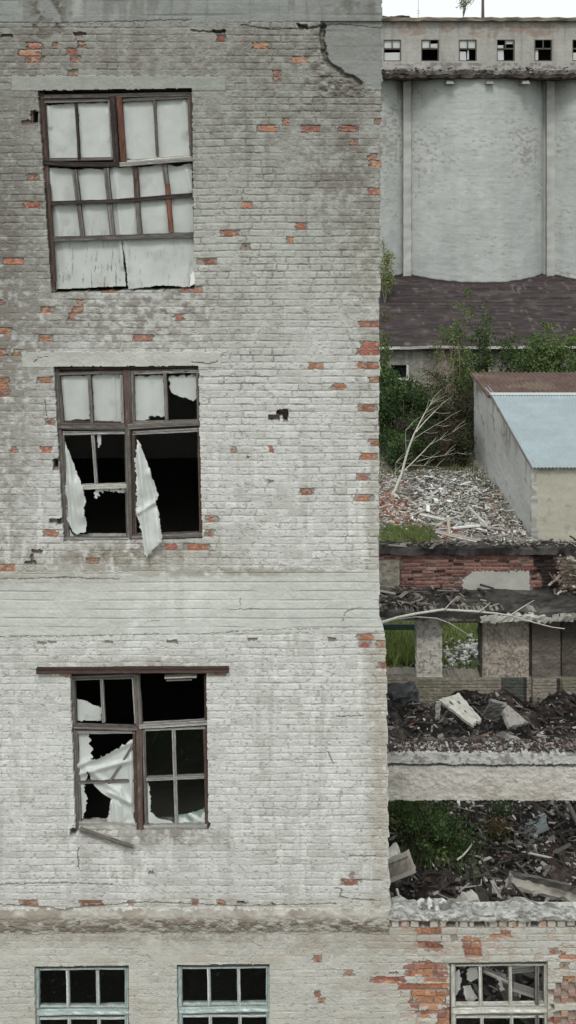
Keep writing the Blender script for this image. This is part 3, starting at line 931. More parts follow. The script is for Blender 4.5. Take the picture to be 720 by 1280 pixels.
def low_window(x0, x1, y0, bars_x, ymid, label, parent, col, col2, right_double=False):
    fr = [(x0 + 3, y0 + 2, x1 - 1, y0 + 1, 2.5, col2, .0), (x0 + 4, y0, x0 + 6, 1500, 6.5, col, -.01), (x1 - 3, y0, x1 - 1, 1500, 5, col, -.01), (x0 + 3, ymid, x1 - 1, ymid - 1, 8.5, col, -.02)]
    if right_double: fr += [(x1 - 14, y0 + 2, x1 - 13, 1500, 5, GRY, 0)]
    subs = [('glazing_bar', [(bx, y0 + 3, bx + 1.5, ymid - 4, 4.2, col2)]) for bx in bars_x]
    subs += [('glazing_bar', [(bx + 2, ymid + 5, bx + 3, 1490, 4.2, col2)]) for bx in bars_x]
    subs += [('sash', [(x0 + 6, ymid + 7, x1 - 3, ymid + 6, 3.5, col2, .0), (x0 + 6, ymid - 7, x1 - 3, ymid - 8, 2.5, col2, .01)])]
    fo = window(fr, subs, label, parent, dep=.10)
    xr = x1 - 14 if right_double else x1 - 3
    cols_ = [x0 + 7] + list(bars_x) + [xr]
    for i in range(len(cols_) - 1):
        for (ya, yb) in ((y0 + 2, ymid - 4), (ymid + 5, 1490)):
            if right_double and ya < ymid: continue        # these panes are broken out
            a, b = wp(cols_[i], yb, .105), wp(cols_[i + 1] + 1, ya, .105)
            m_ = MB()
            v = np.array([[a.x, .105, a.z], [b.x, .105, a.z], [b.x, .105, b.z], [a.x, .105, b.z]])
            v = np.concatenate([v, v + [0, .004, 0]])
            m_.add(v, BOXF, (.5, .5, .5))
            m_.build('pane', M_GLASS, fo)
    return fo
w4 = low_window(43, 162, 1208, (85, 122), 1264, 'ground floor window at the left edge with teal bars', BLD, TEAL, TEAL2)
w5 = low_window(221, 338, 1206, (261, 298), 1261, 'ground floor window nearer the corner with teal bars', BLD, TEAL, TEAL2)
w6 = low_window(562, 685, 1203, (600, 637), 1262, None, RUIN, (.45, .44, .40), PALE, True)
# dusty panes left in the lower right sash of the third window
for (xa, ya, xb, yb) in ((182, 912, 219, 971), (220, 911, 256, 970), (183, 975, 219, 1029), (221, 974, 257, 1029)):
    a, b = wp(xa, yb, .10), wp(xb, ya, .10)
    m_ = MB()
    v = np.array([[a.x, .1, a.z], [b.x, .1, a.z], [b.x, .1, b.z], [a.x, .1, b.z]])
    m_.add(np.concatenate([v, v + [0, .004, 0]]), BOXF, (.5, .5, .5))
    m_.build('pane', M_GLASS, w3)

# ------------------------------------------------------------------ torn sheets stapled into the frames
def sheet(poly, dep0, label, group, dep1=None, folds=(), col=(.76, .80, .775), rag=1.0, name='torn_sheet', seed=0, wr=.006, stains=0):
    xs_ = [p[0] for p in poly]; ys_ = [p[1] for p in poly]
    x0, x1, y0, y1 = min(xs_) - 1, max(xs_) + 1, min(ys_) - 1, max(ys_) + 1
    st = .8
    gx, gy = np.meshgrid(np.arange(x0, x1 + st, st), np.arange(y0, y1 + st, st))
    sh = gx.shape
    rj = noise(sh, 5, 4, 500 + seed) * rag * 1.2 + noise(sh, 1.6, 1.6, 510 + seed) * rag * .6
    m = poly_mask(gx + rj, gy + rj * .8, poly)
    t = np.clip((gy - y0) / (y1 - y0), 0, 1)
    dep = dep0 + ((dep1 if dep1 is not None else dep0) - dep0) * t
    wz = wr * .8 * fbm(sh, 12, 60, 520 + seed, 2) + wr * .2 * fbm(sh, 12, 12, 530 + seed, 2) + wr * 1.3 * fbm(sh, 40, 40, 540 + seed, 2)
    for (fx0, fy0, fx1, fy1, a, wd) in folds:
        L = math.hypot(fx1 - fx0, fy1 - fy0)
        d = ((gx - fx0) * (fy1 - fy0) - (gy - fy0) * (fx1 - fx0)) / L
        s_ = ((gx - fx0) * (fx1 - fx0) + (gy - fy0) * (fy1 - fy0)) / L / L
        wz = wz - a * np.exp(-(d / wd) ** 2) * sstep(-.15, .1, s_) * sstep(1.15, .9, s_)
    dep = dep + wz
    PP = np.stack([(gx - 360) * (D0 + dep) / F, dep, H - (gy - HY) * (D0 + dep) / F], -1)
    cc = np.tile(np.array(col), sh + (1,)) * (1 + .05 * fbm(sh, 20, 30, 550 + seed))[..., None]
    cc = mix(cc, (.40, .40, .35), sstep(.4, 1., fbm(sh, 30, 30, 560 + seed)) * .3)
    if stains: cc = mix(cc, (.22, .22, .20), sstep(.45, .8, fbm(sh, 2.5, 18, 570 + seed)) * sstep(.3, .9, t) * stains)
    mk = m[:-1, :-1] & m[1:, 1:]
    return tag(emit_grid(name, PP, cc, mk, M_SHEET, None, None, smooth=True), label, 'sheet', group)

G1, G2, G3 = 'sheets in the top window', 'sheets in the middle window', 'sheets in the bottom window'
sheet([(55, 131), (96, 129), (98, 200), (58, 200)], .12, 'white sheet in upper left corner pane of the top window', G1, folds=[(60, 132, 63, 160, .02, 3)], seed=1)
sheet([(97, 129), (138, 128), (140, 199), (99, 200)], .122, 'white sheet behind the pane just left of the reddish post, top window', G1, folds=[(135, 140, 138, 175, .02, 3), (101, 135, 104, 195, .01, 2)], seed=2)
sheet([(153, 126), (194, 123), (196, 198), (154, 200)], .12, 'white sheet behind the pane just right of the reddish post, top window', G1, folds=[(156, 130, 158, 190, .012, 3)], seed=3)
sheet([(195, 124), (236, 122), (238, 197), (197, 199)], .122, 'white sheet in upper right corner pane of the top window', G1, folds=[(230, 126, 235, 165, .02, 3)], seed=4)
sheet([(60, 209), (78, 210), (95, 212), (112, 210), (131, 212), (148, 206), (152, 300), (158, 358), (66, 362)], .125, 'long white sheet with grey drips filling the lower left half of the top window', G1, rag=.5, folds=[(110, 215, 112, 355, .012, 6), (62, 212, 76, 300, .025, 4), (145, 215, 151, 300, .02, 3), (150, 300, 154, 335, .03, 4), (80, 300, 84, 345, .015, 5)], seed=5, stains=.8)
sheet([(140, 211), (165, 207), (176, 209), (205, 204), (221, 208), (240, 203), (243, 300), (245, 352), (238, 359), (200, 357), (160, 362), (157, 330), (150, 290), (146, 250)], .115, 'long white sheet overlapping its neighbour in the lower right half of the top window', G1, rag=.5, folds=[(205, 215, 203, 350, .012, 6), (233, 210, 240, 240, .02, 3), (157, 300, 161, 355, .015, 3), (168, 215, 166, 290, .01, 4)], seed=6, stains=.35)
sheet([(236, 357), (240, 340), (246, 335), (244, 357)], .04, 'small loose strip of sheet curling out at the bottom right corner of the top window', G1, dep1=-.02, seed=7)
sheet([(73, 470), (112, 469), (113, 524), (80, 526)], .12, 'whole white sheet in upper left corner pane of the middle window', G2, folds=[(80, 475, 83, 520, .01, 3)], seed=8)
sheet([(115, 468), (154, 467), (155, 528), (117, 526)], .122, 'creased white sheet in second pane from the left along the top of the middle window', G2, folds=[(142, 470, 144, 525, .02, 2)], seed=9)
sheet([(167, 470), (206, 468), (207, 520), (190, 521), (182, 526), (168, 525)], .12, 'white sheet ragged along its bottom edge right of the central post, middle window', G2, seed=10, rag=1.6)
sheet([(210, 470), (246, 468), (247, 494), (240, 500), (228, 497), (214, 491), (211, 482)], .12, 'torn remnant of sheet hanging in the upper right corner pane of the middle window', G2, seed=11, rag=2.2)
sheet([(78, 546), (83, 556), (92, 578), (100, 600), (102, 606), (108, 628), (104, 634), (109, 655), (108, 664), (97, 669), (90, 664), (84, 650)], .10, 'narrow white rag drooping inside the left side of the middle window', G2, dep1=.05, folds=[(82, 560, 98, 650, .03, 3), (95, 600, 104, 650, .025, 3), (86, 600, 92, 655, .02, 2)], seed=12, wr=.012)
sheet([(84, 655), (92, 670), (84, 671)], .09, 'tiny triangle of sheet in the bottom left corner of the middle window', G2, seed=13)
sheet([(171, 548), (176, 556), (184, 577), (192, 600), (198, 618), (195, 631), (199, 640), (203, 672), (203, 678), (196, 684), (188, 691), (183, 698), (180, 690), (177, 668), (173, 650), (169, 641), (170, 625), (170, 600), (168, 575)], .08,
      'long white curtain rag hanging out over the sill of the middle window', G2, dep1=-.10, folds=[(172, 560, 182, 640, .035, 3.2), (186, 590, 194, 628, .035, 3), (180, 640, 186, 690, .04, 3), (195, 640, 199, 680, .03, 3), (171, 642, 193, 628, .04, 3)], seed=14, wr=.015)
sheet([(121, 543), (127, 543), (126, 560), (122, 561)], .10, 'short white tatter dangling from the transom left of centre in the middle window', G2, seed=15)
sheet([(118, 611), (158, 611), (157, 617), (146, 615), (130, 614), (124, 616), (121, 624), (118, 622)], .10, 'thin white tatter along the underside of a bar in the middle window', G2, seed=16, rag=2)
sheet([(91, 875), (96, 873), (108, 876), (118, 882), (127, 884), (127, 901), (92, 902)], .12, 'white sheet slumped in upper left corner pane of the bottom window', G3, seed=17)
sheet([(94, 916), (112, 916), (111, 921), (115, 926), (111, 930), (117, 936), (113, 941), (116, 946), (112, 950), (122, 948), (140, 938), (155, 930), (168, 922), (169, 975), (168, 1028), (150, 1028), (146, 1020), (142, 1000), (128, 992), (116, 980), (110, 965), (108, 972), (106, 990), (110, 1000), (108, 1014), (102, 1027), (99, 1024), (96, 970)], .11,
      'large torn white sheet slung across the lower left sash of the bottom window', G3, dep1=.07, folds=[(96, 958, 168, 926, .035, 4), (98, 968, 165, 950, .03, 3.5), (110, 962, 160, 1000, .03, 4), (135, 990, 164, 1005, .03, 3), (150, 985, 155, 1025, .03, 3), (163, 940, 164, 1020, .03, 2.5)], seed=18, wr=.010, rag=1.2)
sheet([(138, 1000), (146, 996), (150, 1004), (158, 1012), (166, 1016), (169, 1029), (133, 1029)], .06, 'crumpled scrap of sheet bunched on the sill beside the post of the bottom window', G3, folds=[(140, 1002, 142, 1028, .04, 2), (150, 1005, 152, 1028, .04, 2)], seed=19, wr=.02)
sheet([(181, 975), (186, 980), (189, 1000), (188, 1014), (196, 1022), (214, 1026), (217, 1030), (183, 1030)], .085, 'white scrap curving down the right side of the central post, bottom window', G3, seed=20)
sheet([(222, 1018), (236, 1016), (246, 1014), (256, 1008), (257, 1029), (222, 1029)], .085, 'crumpled white scrap in the lower right corner of the bottom window', G3, folds=[(236, 1016, 250, 1028, .03, 3)], seed=21, wr=.02)
mb = MB()
bar(mb, wp(100, 1036, -.02), wp(166, 1059, -.07), 5.5 / 112, .03, GRY, 77, c2=PALE)
tag(mb.build('loose_plank', M_WOOD), 'loose grey plank slanting down from the sill of the bottom window', 'plank')
# planks inside the bottom window behind the sheet
for i, (a, b) in enumerate((((141, 1000), (138, 1028)), ((147, 1003), (146, 1028)))):
    mb = MB(); bar(mb, wp(*a, .22), wp(*b, .2), 5 / 112, .03, (.32, .27, .22), 80 + i, c2=(.42, .38, .33))
    tag(mb.build('wooden_stake', M_WOOD), ['leftmost of two brown stakes leaning inside the bottom window', 'brown stake leaning inside the bottom window nearer its post'][i], 'stake', 'stakes in the bottom window')

# ================================================================== ROOFLESS WING
FZ = 1.15
def px_at(x, D): return (x - 360) * D / F
# -- generic masonry panel facing the camera at distance D
def panel(x0, y0, x1, y1, D, st, seed):
    gx, gy = np.meshgrid(np.arange(x0, x1 + st, st), np.arange(y0, y1 + st, st))
    sh = gx.shape
    n = {'b': fbm(sh, 60 / st, 40 / st, seed), 'm': fbm(sh, 18 / st, 12 / st, seed + 1), 's': fbm(sh, 5 / st, 4 / st, seed + 2, 3), 'f': noise(sh, 1.5 / st + 1, 1.2 / st + 1, seed + 3), 'v': fbm(sh, 6 / st, 60 / st, seed + 4)}
    return gx, gy, sh, n
def panel_pos(gx, gy, D, h): return np.stack([(gx - 360) * D / F, D - D0 - h, H - (gy - HY) * D / F], -1)

# coping on the front wall: crumbled concrete
def coping():
    gx, gv = np.meshgrid(np.arange(486, 812, 1.), np.arange(0, 30, 1.))
    sh = gx.shape
    n = fbm(sh, 14, 5, 700); n2 = fbm(sh, 5, 3, 701, 3)
    top = 1137.5 + 1.4 * fbm(sh, 26, 400, 702)[0] + 2.5 * noise(sh, 7, 400, 703)[0] - 2 * np.exp(-((gx[0] - 545) / 18) ** 2) - 3 * np.exp(-((gx[0] - 655) / 22) ** 2) - 3 * np.exp(-((gx[0] - 500) / 12) ** 2)
    bot = 1146.5 + .8 * noise(sh, 9, 400, 704)[0]
    Pp = np.zeros(sh + (3,))
    for r in range(sh[0]):
        if r < 10:                                # front face
            t = r / 9.
            y = bot + (top - bot) * t
            Pp[r] = np.stack([(gx[r] - 360) / 112., np.full(sh[1], -.05) + .02 * t - .012 * n2[r] - .015 * n[r], H - (y - HY) / 112.], -1)
        else:                                     # top face running back
            t = (r - 10) / 19.
            z = H - (top - HY) / 112. + .010 * n[r] * math.sin(t * 3) - .07 * t + .006 * n2[r] * min(1, 3 * t)
            Pp[r] = np.stack([(gx[r] - 360) / 112., np.full(sh[1], -.02 + .28 * t), z], -1)
    cc = np.tile(np.array([.38, .385, .365]), sh + (1,)) * (1 + .15 * n)[..., None]
    cc = mix(cc, (.17, .17, .155), sstep(.0, .5, n2) * .8)
    cc = mix(cc, (.17, .165, .15), (sstep(.0, .5, fbm(sh, 9, 2.5, 707, 3)) * (gv < 8) * .9))
    cc = mix(cc, (.12, .11, .10), sstep(.1, .6, n) * (gv > 16) * .8)
    tag(emit_grid('coping', Pp[::-1], cc[::-1], np.ones((sh[0] - 1, sh[1] - 1)), M_CONC, RUIN, (0, 0, -.008)), 'crumbling pale concrete coping on the front wall')
coping()

# near beam with its slab edge
def hbeam(name, x0, x1, ya, yb, D, depth, c, c2, seed, rough=.012, step=.09, chip=.05, parent=RUIN, label=None, ends=0):
    mb = MB()
    z1 = H - (ya - HY) * D / F; z0 = H - (yb - HY) * D / F
    slab_grid(mb, x0, x1, D - D0, D - D0 + depth, z0, z1, c, step, rough, seed, .08, c2, chip)
    o = mb.build(name, M_CONC, parent)
    if label: tag(o, label)
    return o
def beam_panel(name, x0, x1, ya, yb, D, depth, base, dirt, seed, streak=.5, planks=0, edge=1.2, label=None, dirt_amt=.6, warm=.0):
    """front of a concrete member, painted at photo scale, with real depth behind it"""
    gx, gy, sh, n = panel(x0, ya - 3, x1, yb + 3, D, .7, seed)
    e1 = ya + edge * n['m'] + edge * .8 * n['f']; e2 = yb + edge * .7 * n['m'] - edge * .5 * n['f']
    m = (gy > e1) & (gy < e2)
    cc = np.tile(np.array(base), sh + (1,)) * (1 + .09 * n['m'] + .05 * n['f'])[..., None]
    cc = mix(cc, np.array(base) * .72, sstep(.0, .7, n['v']) * streak)
    cc = mix(cc, (.33, .27, .21), sstep(.1, .7, n['b']) * warm)
    t = (gy - ya) / (yb - ya)
    cc = mix(cc, dirt, (sstep(.05, .5, n['s'] + .6 * n['m'] - .2) * dirt_amt))
    h = .008 * n['m'] + .006 * n['s']
    if planks:
        p_ = (gy + .5 * n['m']) / planks; fr = abs(p_ - np.round(p_)) * planks
        ln = sstep(.6, .1, fr)
        cc = mix(cc, np.array(base) * .6, ln * .4); h = h - .008 * ln
    o = emit_grid(name, panel_pos(gx, gy, D, h), cc, m[:-1, :-1], M_CONC, RUIN, (0, depth, 0))
    if label: tag(o, label)
    return o
beam_panel('beam', 440, 900, 958, 1000, 17.0, .38, (.58, .565, .515), (.30, .28, .25), 710, .35, 0, 1.0, 'pale concrete beam crossing nearest', .35, .35)
beam_panel('slab_edge', 440, 900, 942, 954.5, 16.95, .36, (.50, .50, .475), (.16, .15, .14), 720, .3, 0, 1.6, 'chipped slab edge lying on the nearest beam', .7)

# cross slab in front of the rear wall: dark top, pale face
beam_panel('beam', 440, 860, 763, 776, 24.5, .30, (.26, .25, .22), (.06, .055, .05), 730, .3, 0, 2.2, 'dark stained beam carrying the rear slab', .8)
mb = MB()
slab_grid(mb, px_at(600, 24.47), px_at(860, 24.47), 24.43 - D0, 24.8 - D0, 12 - (776 - HY) * 24.5 / F, 12 - (765.5 - HY) * 24.5 / F, (.44, .43, .39), .06, .02, 3, .15, (.2, .19, .17), .05)
tag(mb.build('concrete_remnant', M_CONC, RUIN), 'pale stretch of broken concrete face')
mb = MB()
slab_grid(mb, px_at(440, 24), px_at(860, 24), 11.93, 13.5, 2.52, 2.67, (.04, .037, .034), .10, .012, 7, .5, (.10, .095, .085), .04)
tag(mb.build('charred_slab', M_RUB, RUIN), 'charred dark slab between the rear walls')

# rear wall with openings to the yard
def rear_wall():
    D = 25.0
    gx, gy, sh, n = panel(440, 772, 860, 900, D, .7, 740)
    cc = np.tile(np.array([.25, .235, .205]), sh + (1,)) * (1 + .2 * n['m'])[..., None]
    h = .01 * n['m'] + .008 * n['s']
    # pale pier between the openings
    m = (gx > 521) & (gx < 553)
    cc = np.where(m[..., None], np.array([.60, .575, .52]) * (1 + .12 * n['m'])[..., None], cc)
    pa = sstep(.15, .6, fbm(sh, 4, 5, 748, 4) + .3 * n['m'])
    cc = mix(cc, (.20, .18, .15), pa * (gx < 660) * .6)
    h = h - .012 * pa
    cc = mix(cc, (.22, .16, .12), sstep(.3, .8, n['b']) * .3)
    # flaking plaster panel
    m = (gx > 604) & (gx < 661)
    cc = np.where(m[..., None], mix(cc, (.50, .45, .385), np.full(sh, .8)), cc)
    cc = mix(cc, (.12, .10, .085), m * sstep(-.3, .6, fbm(sh, 2.6, 3.6, 747, 4) + .4 * n['m']) * .6)
    m = (gx > 662) & (gx < 701)
    cc = np.where(m[..., None], mix(cc, (.24, .21, .18), np.full(sh, .7)), cc)
    m = (gx > 701)
    cc = np.where(m[..., None], mix(cc, (.10, .085, .07), np.full(sh, .7)), cc)
    cc = mix(cc, (.05, .045, .04), ((abs(gx - 601) < 2) | (abs(gx - 663) < 1.2) | (abs(gx - 701) < 1)) * .9)
    h = h - .05 * ((abs(gx - 663) < 1.3) | (abs(gx - 701) < 1.2)) + .06 * ((gx > 664) & (gx < 700)) 
    cc = mix(cc, (.05, .045, .04), sstep(-.1, .5, n['b'] + n['m'] * .5) * (gx > 664) * .5)
    # sill band and masonry below
    m = (gy > 846)
    k_ = np.abs(((gy - 846) / 4.3) % 1 - .5)
    cc = np.where(m[..., None], np.array([.31, .28, .235]) * (1 + .25 * n['m'] + .15 * n['f'])[..., None], cc)
    cc = mix(cc, (.08, .07, .06), m * sstep(.38, .5, k_) * .8)
    cc = mix(cc, (.10, .12, .06), m * sstep(.1, .5, n['m']) * .5)
    cc = mix(cc, (.07, .08, .075), m * ((gx > 626) & (gx < 655)) * .9)
    cc = mix(cc, (.05, .045, .04), m * ((abs(gx - 656) < 2.2) | (abs(gx - 697) < 2.5)) * 1.)
    h = np.where(m, h + .05 - .02 * sstep(.38, .5, k_), h)
    keep_ = np.ones(sh, bool)
    j = n['f'] * .9 + n['s'] * .8
    keep_ &= ~((gx > 440) & (gx < 521 + j) & (gy < 842 + j))
    keep_ &= ~((gx > 552.5 + j) & (gx < 600 + j) & (gy > 779) & (gy < 844 + j * 1.5))
    emit_grid('rear_wall', panel_pos(gx, gy, D, h), cc, keep_[:-1, :-1], M_CONC, RUIN, (0, .35, 0))
rear_wall()
# brick parapet above, with plaster remnant and soot
def parapet():
    D = 25.8
    gx, gy, sh, n = panel(440, 690, 860, 740, D, .5, 760)
    d, rid_, ci_, yw_, a_, b_ = bricks(gx, gy, 4.35, 14.0, 761, warp=.5)
    jn = sstep(1.1, .45, d)
    cc = np.tile(np.array([.19, .078, .062]), sh + (1,)) * (1 + .9 * (rid_ - .5) + .3 * n['f'])[..., None]
    cc = mix(cc, (.36, .28, .25), sstep(.15, .5, .6 * n['m'] + .5 * n['s'] + .6 * (rid_ - .5)) * .7)
    cc = mix(cc, (.22, .19, .17), jn * .75)
    cc = mix(cc, (.06, .045, .04), sstep(.1, .6, .7 * n['s'] + .5 * n['m']) * .75)
    h = -.012 * jn + .03 * (rid_ - .5) - .03 * (rid_ < .12)
    gp = (gx + 2 * n['f'] > 578) & (gx < 662 + n['f']) & (gy + 1.5 * n['m'] + 2 * n['f'] > 713 + 12 * sstep(592, 578, gx))
    cc = np.where(gp[..., None], np.array([.42, .42, .39]) * (1 + .1 * n['m'])[..., None], cc); h = np.where(gp, .03, h)
    gl = (gx < 499 + 2 * n['m']) & (gy > 700)
    cc = np.where(gl[..., None], np.array([.27, .25, .21]) * (1 + .3 * n['s'])[..., None], cc); h = np.where(gl, .04 + .01 * n['s'], h)
    so = sstep(.0, .35, np.exp(-((gx - 683 - (gy - 712) * .4) / 17) ** 2) * 1.2 + .35 * n['s'] - .45)
    cc = mix(cc, (.02, .016, .014), so * .95)
    gr = (gx > 702) 
    cc = np.where(gr[..., None], np.array([.22, .18, .14]) * (1 + .3 * n['s'])[..., None], cc)
    top = 693 + 1.2 * n['m'] + .8 * n['f']
    keep_ = (gy > top)
    tag(emit_grid('parapet', panel_pos(gx, gy, D, h), cc, keep_[:-1, :-1], M_WALL, RUIN, (0, .25, 0)), 'dark red brick parapet with a patch of plaster')
parapet()
mb = MB()
slab_grid(mb, px_at(440, 25.2), px_at(860, 25.2), 13.16, 13.65, 12 - (693.5 - HY) * 25.7 / F, 12 - (684.5 - HY) * 25.7 / F, (.022, .02, .019), .09, .010, 9, .4, (.08, .075, .07), .03)
tag(mb.build('charred_beam', M_RUB, RUIN), 'charred timber lying along the parapet')
# side walls so that the wing closes (mostly hidden)
mb = MB()
slab_grid(mb, 8.6, 8.95, .45, 13.2, 0, 3.4, (.2, .17, .14), .5, .02, 12)
mb.build('side_wall', M_CONC, RUIN)
mb = MB()   # main building's flank seen from the wing
slab_grid(mb, XR - .02, px(477), .3, YB, 0, pz(-60), (.36, .35, .32), .3, .004, 14)
mb.build('flank_wall', M_WALL, BLD)

# ------------------------------------------------------------------ rubble inside the wing
RUBZ = {}
def wing_height(x, y):
    x = np.asarray(x, float); y = np.asarray(y, float)
    z = FZ + .12 * np.sin(x * 1.3 + 1) * np.cos(y * .9) + .09 * np.sin(x * 2.9 + y * 1.7) + .07 * np.sin(x * 6.1 - y * 4.3)
    z -= .52 * sstep(8.2, 11.5, y)
    z += .35 * np.exp(-((x - 1.8) / .9) ** 2 - ((y - 5.5) / 1.5) ** 2)
    z += 1.2 * np.exp(-((y - .6) / .8) ** 2)
    return z
DARK = (.022, .019, .018)
def wing_floor():
    xs_ = np.arange(-4.0, 8.7, .07); ys_ = np.arange(.41, 12.6, .07)
    gx, gy = np.meshgrid(xs_, ys_)
    n = fbm(gx.shape, 9, 9, 801); n2 = fbm(gx.shape, 3, 3, 803, 3); n3 = noise(gx.shape, 1.3, 1.3, 804)
    z = wing_height(gx, gy) + .10 * n + .07 * n2 + .03 * n3
    cc = np.tile(np.array(DARK), gx.shape + (1,)) * (1 + .5 * n2)[..., None]
    cc = mix(cc, (.13, .115, .10), sstep(.35, .8, n3 * .6 + n2 * .6) * .8)
    cc = mix(cc, (.055, .035, .03), sstep(.2, .7, n) * .5)
    keep_ = ~((gx[:-1, :-1] < 1.1) & (gy[:-1, :-1] < 6.6))
    o = emit_grid('burnt_ground', np.stack([gx, gy, z], -1)[::-1], cc[::-1], keep_[::-1], M_RUB, None)
    tag(o, kind='structure')
wing_floor()
rg = np.random.RandomState(44)
mb = MB()
def wing_pts(n, y0, y1, x0=1.0, x1=8.4, lift=.05):
    x = rg.uniform(x0, x1, n); y = rg.uniform(y0, y1, n)
    return np.stack([x, y, wing_height(x, y) + lift + rg.uniform(-.02, .06, n)], -1)
PALD = [(.04, .035, .032), (.10, .09, .08), (.20, .185, .165), (.13, .06, .045), (.38, .37, .34), (.05, .045, .04)]
scatter(mb, wing_pts(6500, 3.8, 12.2), PALD, [.46, .23, .10, .02, .055, .135], .030, rg, (.35, .2, .45), .5)
scatter(mb, wing_pts(2200, 4.0, 8.0, 2.6, 7.5), PALD, [.32, .3, .20, .02, .11, .05], .032, rg, (.7, .1, .2), .5)      # stony heap
scatter(mb, wing_pts(1400, .5, 4.5), PALD, [.45, .25, .12, .06, .06, .06], .035, rg, (.4, .3, .3), .5)
tag(mb.build('rubble', M_RUB), kind='stuff')
# rubble on the near beam
mb = MB()
n_ = 2800
x = rg.uniform(1.0, 8.4, n_); pts = np.stack([x, rg.uniform(4.50, 4.85, n_), np.full(n_, 12 - (942 - HY) * 16.95 / F) + rg.uniform(-.01, .035, n_)], -1)
scatter(mb, pts, [(.09, .06, .05), (.045, .04, .04), (.20, .185, .165), (.42, .41, .39), (.17, .10, .08)], [.32, .42, .15, .05, .06], .018, rg, (.6, .25, .15), .5)
tag(mb.build('rubble', M_RUB), kind='stuff')
mb = MB()   # debris on the rear slab and parapet top
n_ = 420
x = rg.uniform(px_at(470, 24.5), px_at(620, 24.5), n_); pts = np.stack([x, rg.uniform(12.0, 13.1, n_), 2.69 + rg.uniform(0, .12, n_)], -1)
pts = pts[(pts[:, 0] < px_at(535, 24.5)) | (rg.rand(n_) < .25)]
scatter(mb, pts, [(.20, .18, .155), (.10, .09, .08), (.04, .035, .03)], [.3, .3, .4], .045, rg, (.2, .2, .6), .3)
n_ = 260
x = rg.uniform(1.9, 8.8, n_); pts = np.stack([x, rg.uniform(13.2, 13.6, n_), 12 - (684.5 - HY) * 25.7 / F + rg.uniform(0, .05, n_)], -1)
scatter(mb, pts, [(.20, .18, .155), (.10, .09, .08), (.04, .035, .03)], [.3, .3, .4], .035, rg, (.3, .2, .5), .3)
x = rg.uniform(px_at(698, 25), px_at(760, 25), 160); pts = np.stack([x, rg.uniform(12.8, 13.2, 160), rg.uniform(2.7, 3.6, 160)], -1)
scatter(mb, pts, [(.40, .38, .34), (.12, .09, .07), (.2, .17, .14)], [.3, .4, .3], .04, rg, (.2, .2, .6), .8)
tag(mb.build('rubble', M_RUB), kind='stuff')

# distinct pieces that can be told apart
def block(name, label, cat, px_, py_, z, size, rot, c, c2=None, mat=None, group=None, seed=0, chip=.03, step=.05, rough=.008):
    D = DG(py_, z)
    p = V3(px_, py_, D)
    mb = MB()
    sx, sy, sz = size
    slab_grid(mb, -sx / 2, sx / 2, -sy / 2, sy / 2, -sz / 2, sz / 2, c, step, rough, seed, .12, c2, chip)
    o = mb.build(name, mat or M_CONC)
    o.location = p; o.rotation_euler = [R(a) for a in rot]
    return tag(o, label, cat, group)
DK = (.10, .09, .08)
def quad_slab(name, label, cs, th, c, c2, holes=(), seed=0):
    """a thick broken slab spanned between four corners (tl, tr, br, bl)"""
    u, v = np.meshgrid(np.linspace(0, 1, 44), np.linspace(0, 1, 44))
    tl, tr, br_, bl = [np.array(q) for q in cs]
    P_ = (tl * (1 - u[..., None]) * (1 - v[..., None]) + tr * u[..., None] * (1 - v[..., None]) + br_ * u[..., None] * v[..., None] + bl * (1 - u[..., None]) * v[..., None])
    nr = np.cross(tr - tl, bl - tl); nr /= np.linalg.norm(nr)
    if nr[1] < 0: nr = -nr
    n = noise(u.shape, 5, 5, 5 + seed); n2 = noise(u.shape, 2, 2, 6 + seed)
    P_ = P_ + nr * (.006 * n2)[..., None]
    ed = .03 + .035 * n
    k_ = (u > ed) & (u < 1 - ed) & (v > ed) & (v < 1 - ed)
    for a_, b_, r_ in holes: k_ &= ((u - a_) ** 2 + (v - b_) ** 2) > r_ ** 2
    cc = np.tile(np.array(c), u.shape + (1,)) * (1 + .12 * n + .08 * n2)[..., None]
    cc = mix(cc, c2, sstep(.3, .9, noise(u.shape, 4, 4, 8 + seed)) * .7)
    return tag(emit_grid(name, P_, cc, k_[:-1, :-1], M_CONC, None, tuple(nr * th)), label, 'slab')
quad_slab('perforated_slab', 'pale perforated concrete slab tilted on the dark debris below the rear wall', [V3(546, 873, 23.3), V3(573, 865, 23.5), V3(603, 899, 22.4), V3(590, 907, 22.3)], .06, (.46, .455, .41), (.2, .19, .17), ((.3, .25, .07), (.62, .3, .06), (.5, .6, .06)))
block('concrete_post', 'short white post standing beside the perforated slab', 'post', 547, 888, 1.55, (.09, .08, .36), (4, 3, 0), (.47, .46, .42), (.3, .29, .26), seed=2, step=.04)
quad_slab('concrete_slab', 'grey slab leaning on edge right of the perforated slab', [V3(624, 879, 23.0), V3(635, 881, 23.2), V3(661, 903, 22.4), V3(636, 909, 22.2)], .07, (.30, .28, .26), (.12, .11, .10), (), 9)
block('concrete_slab', 'dark slab propped upright between the perforated slab and the leaning grey slab', 'slab', 618, 887, 1.5, (.34, .08, .42), (18, 20, 8), (.10, .095, .09), (.2, .2, .18), seed=4)
block('timber', 'long charred timber lying flat above the near beam', 'timber', 586, 925, 1.3, (1.8, .12, .08), (2, 2, 4), (.06, .055, .05), (.14, .13, .12), M_WOOD, seed=5)
block('concrete_slab', 'small pale slab shard at the foot of the debris above the near beam', 'slab', 642, 926, 1.35, (.55, .2, .06), (20, 16, -18), (.34, .33, .30), DK, seed=6)
block('boulder', 'blue grey lump of rubble in the left corner under the rear wall', 'boulder', 503, 866, 1.35, (.62, .4, .28), (5, -8, 5), (.085, .095, .10), (.03, .03, .03), M_RUB, seed=7, chip=.12, step=.09, rough=.03)
mb = MB()
slab_grid(mb, -.26, .22, -.06, .06, -.12, .12, (.30, .28, .245), .04, .006, 8, .1, (.2, .18, .16), .02)
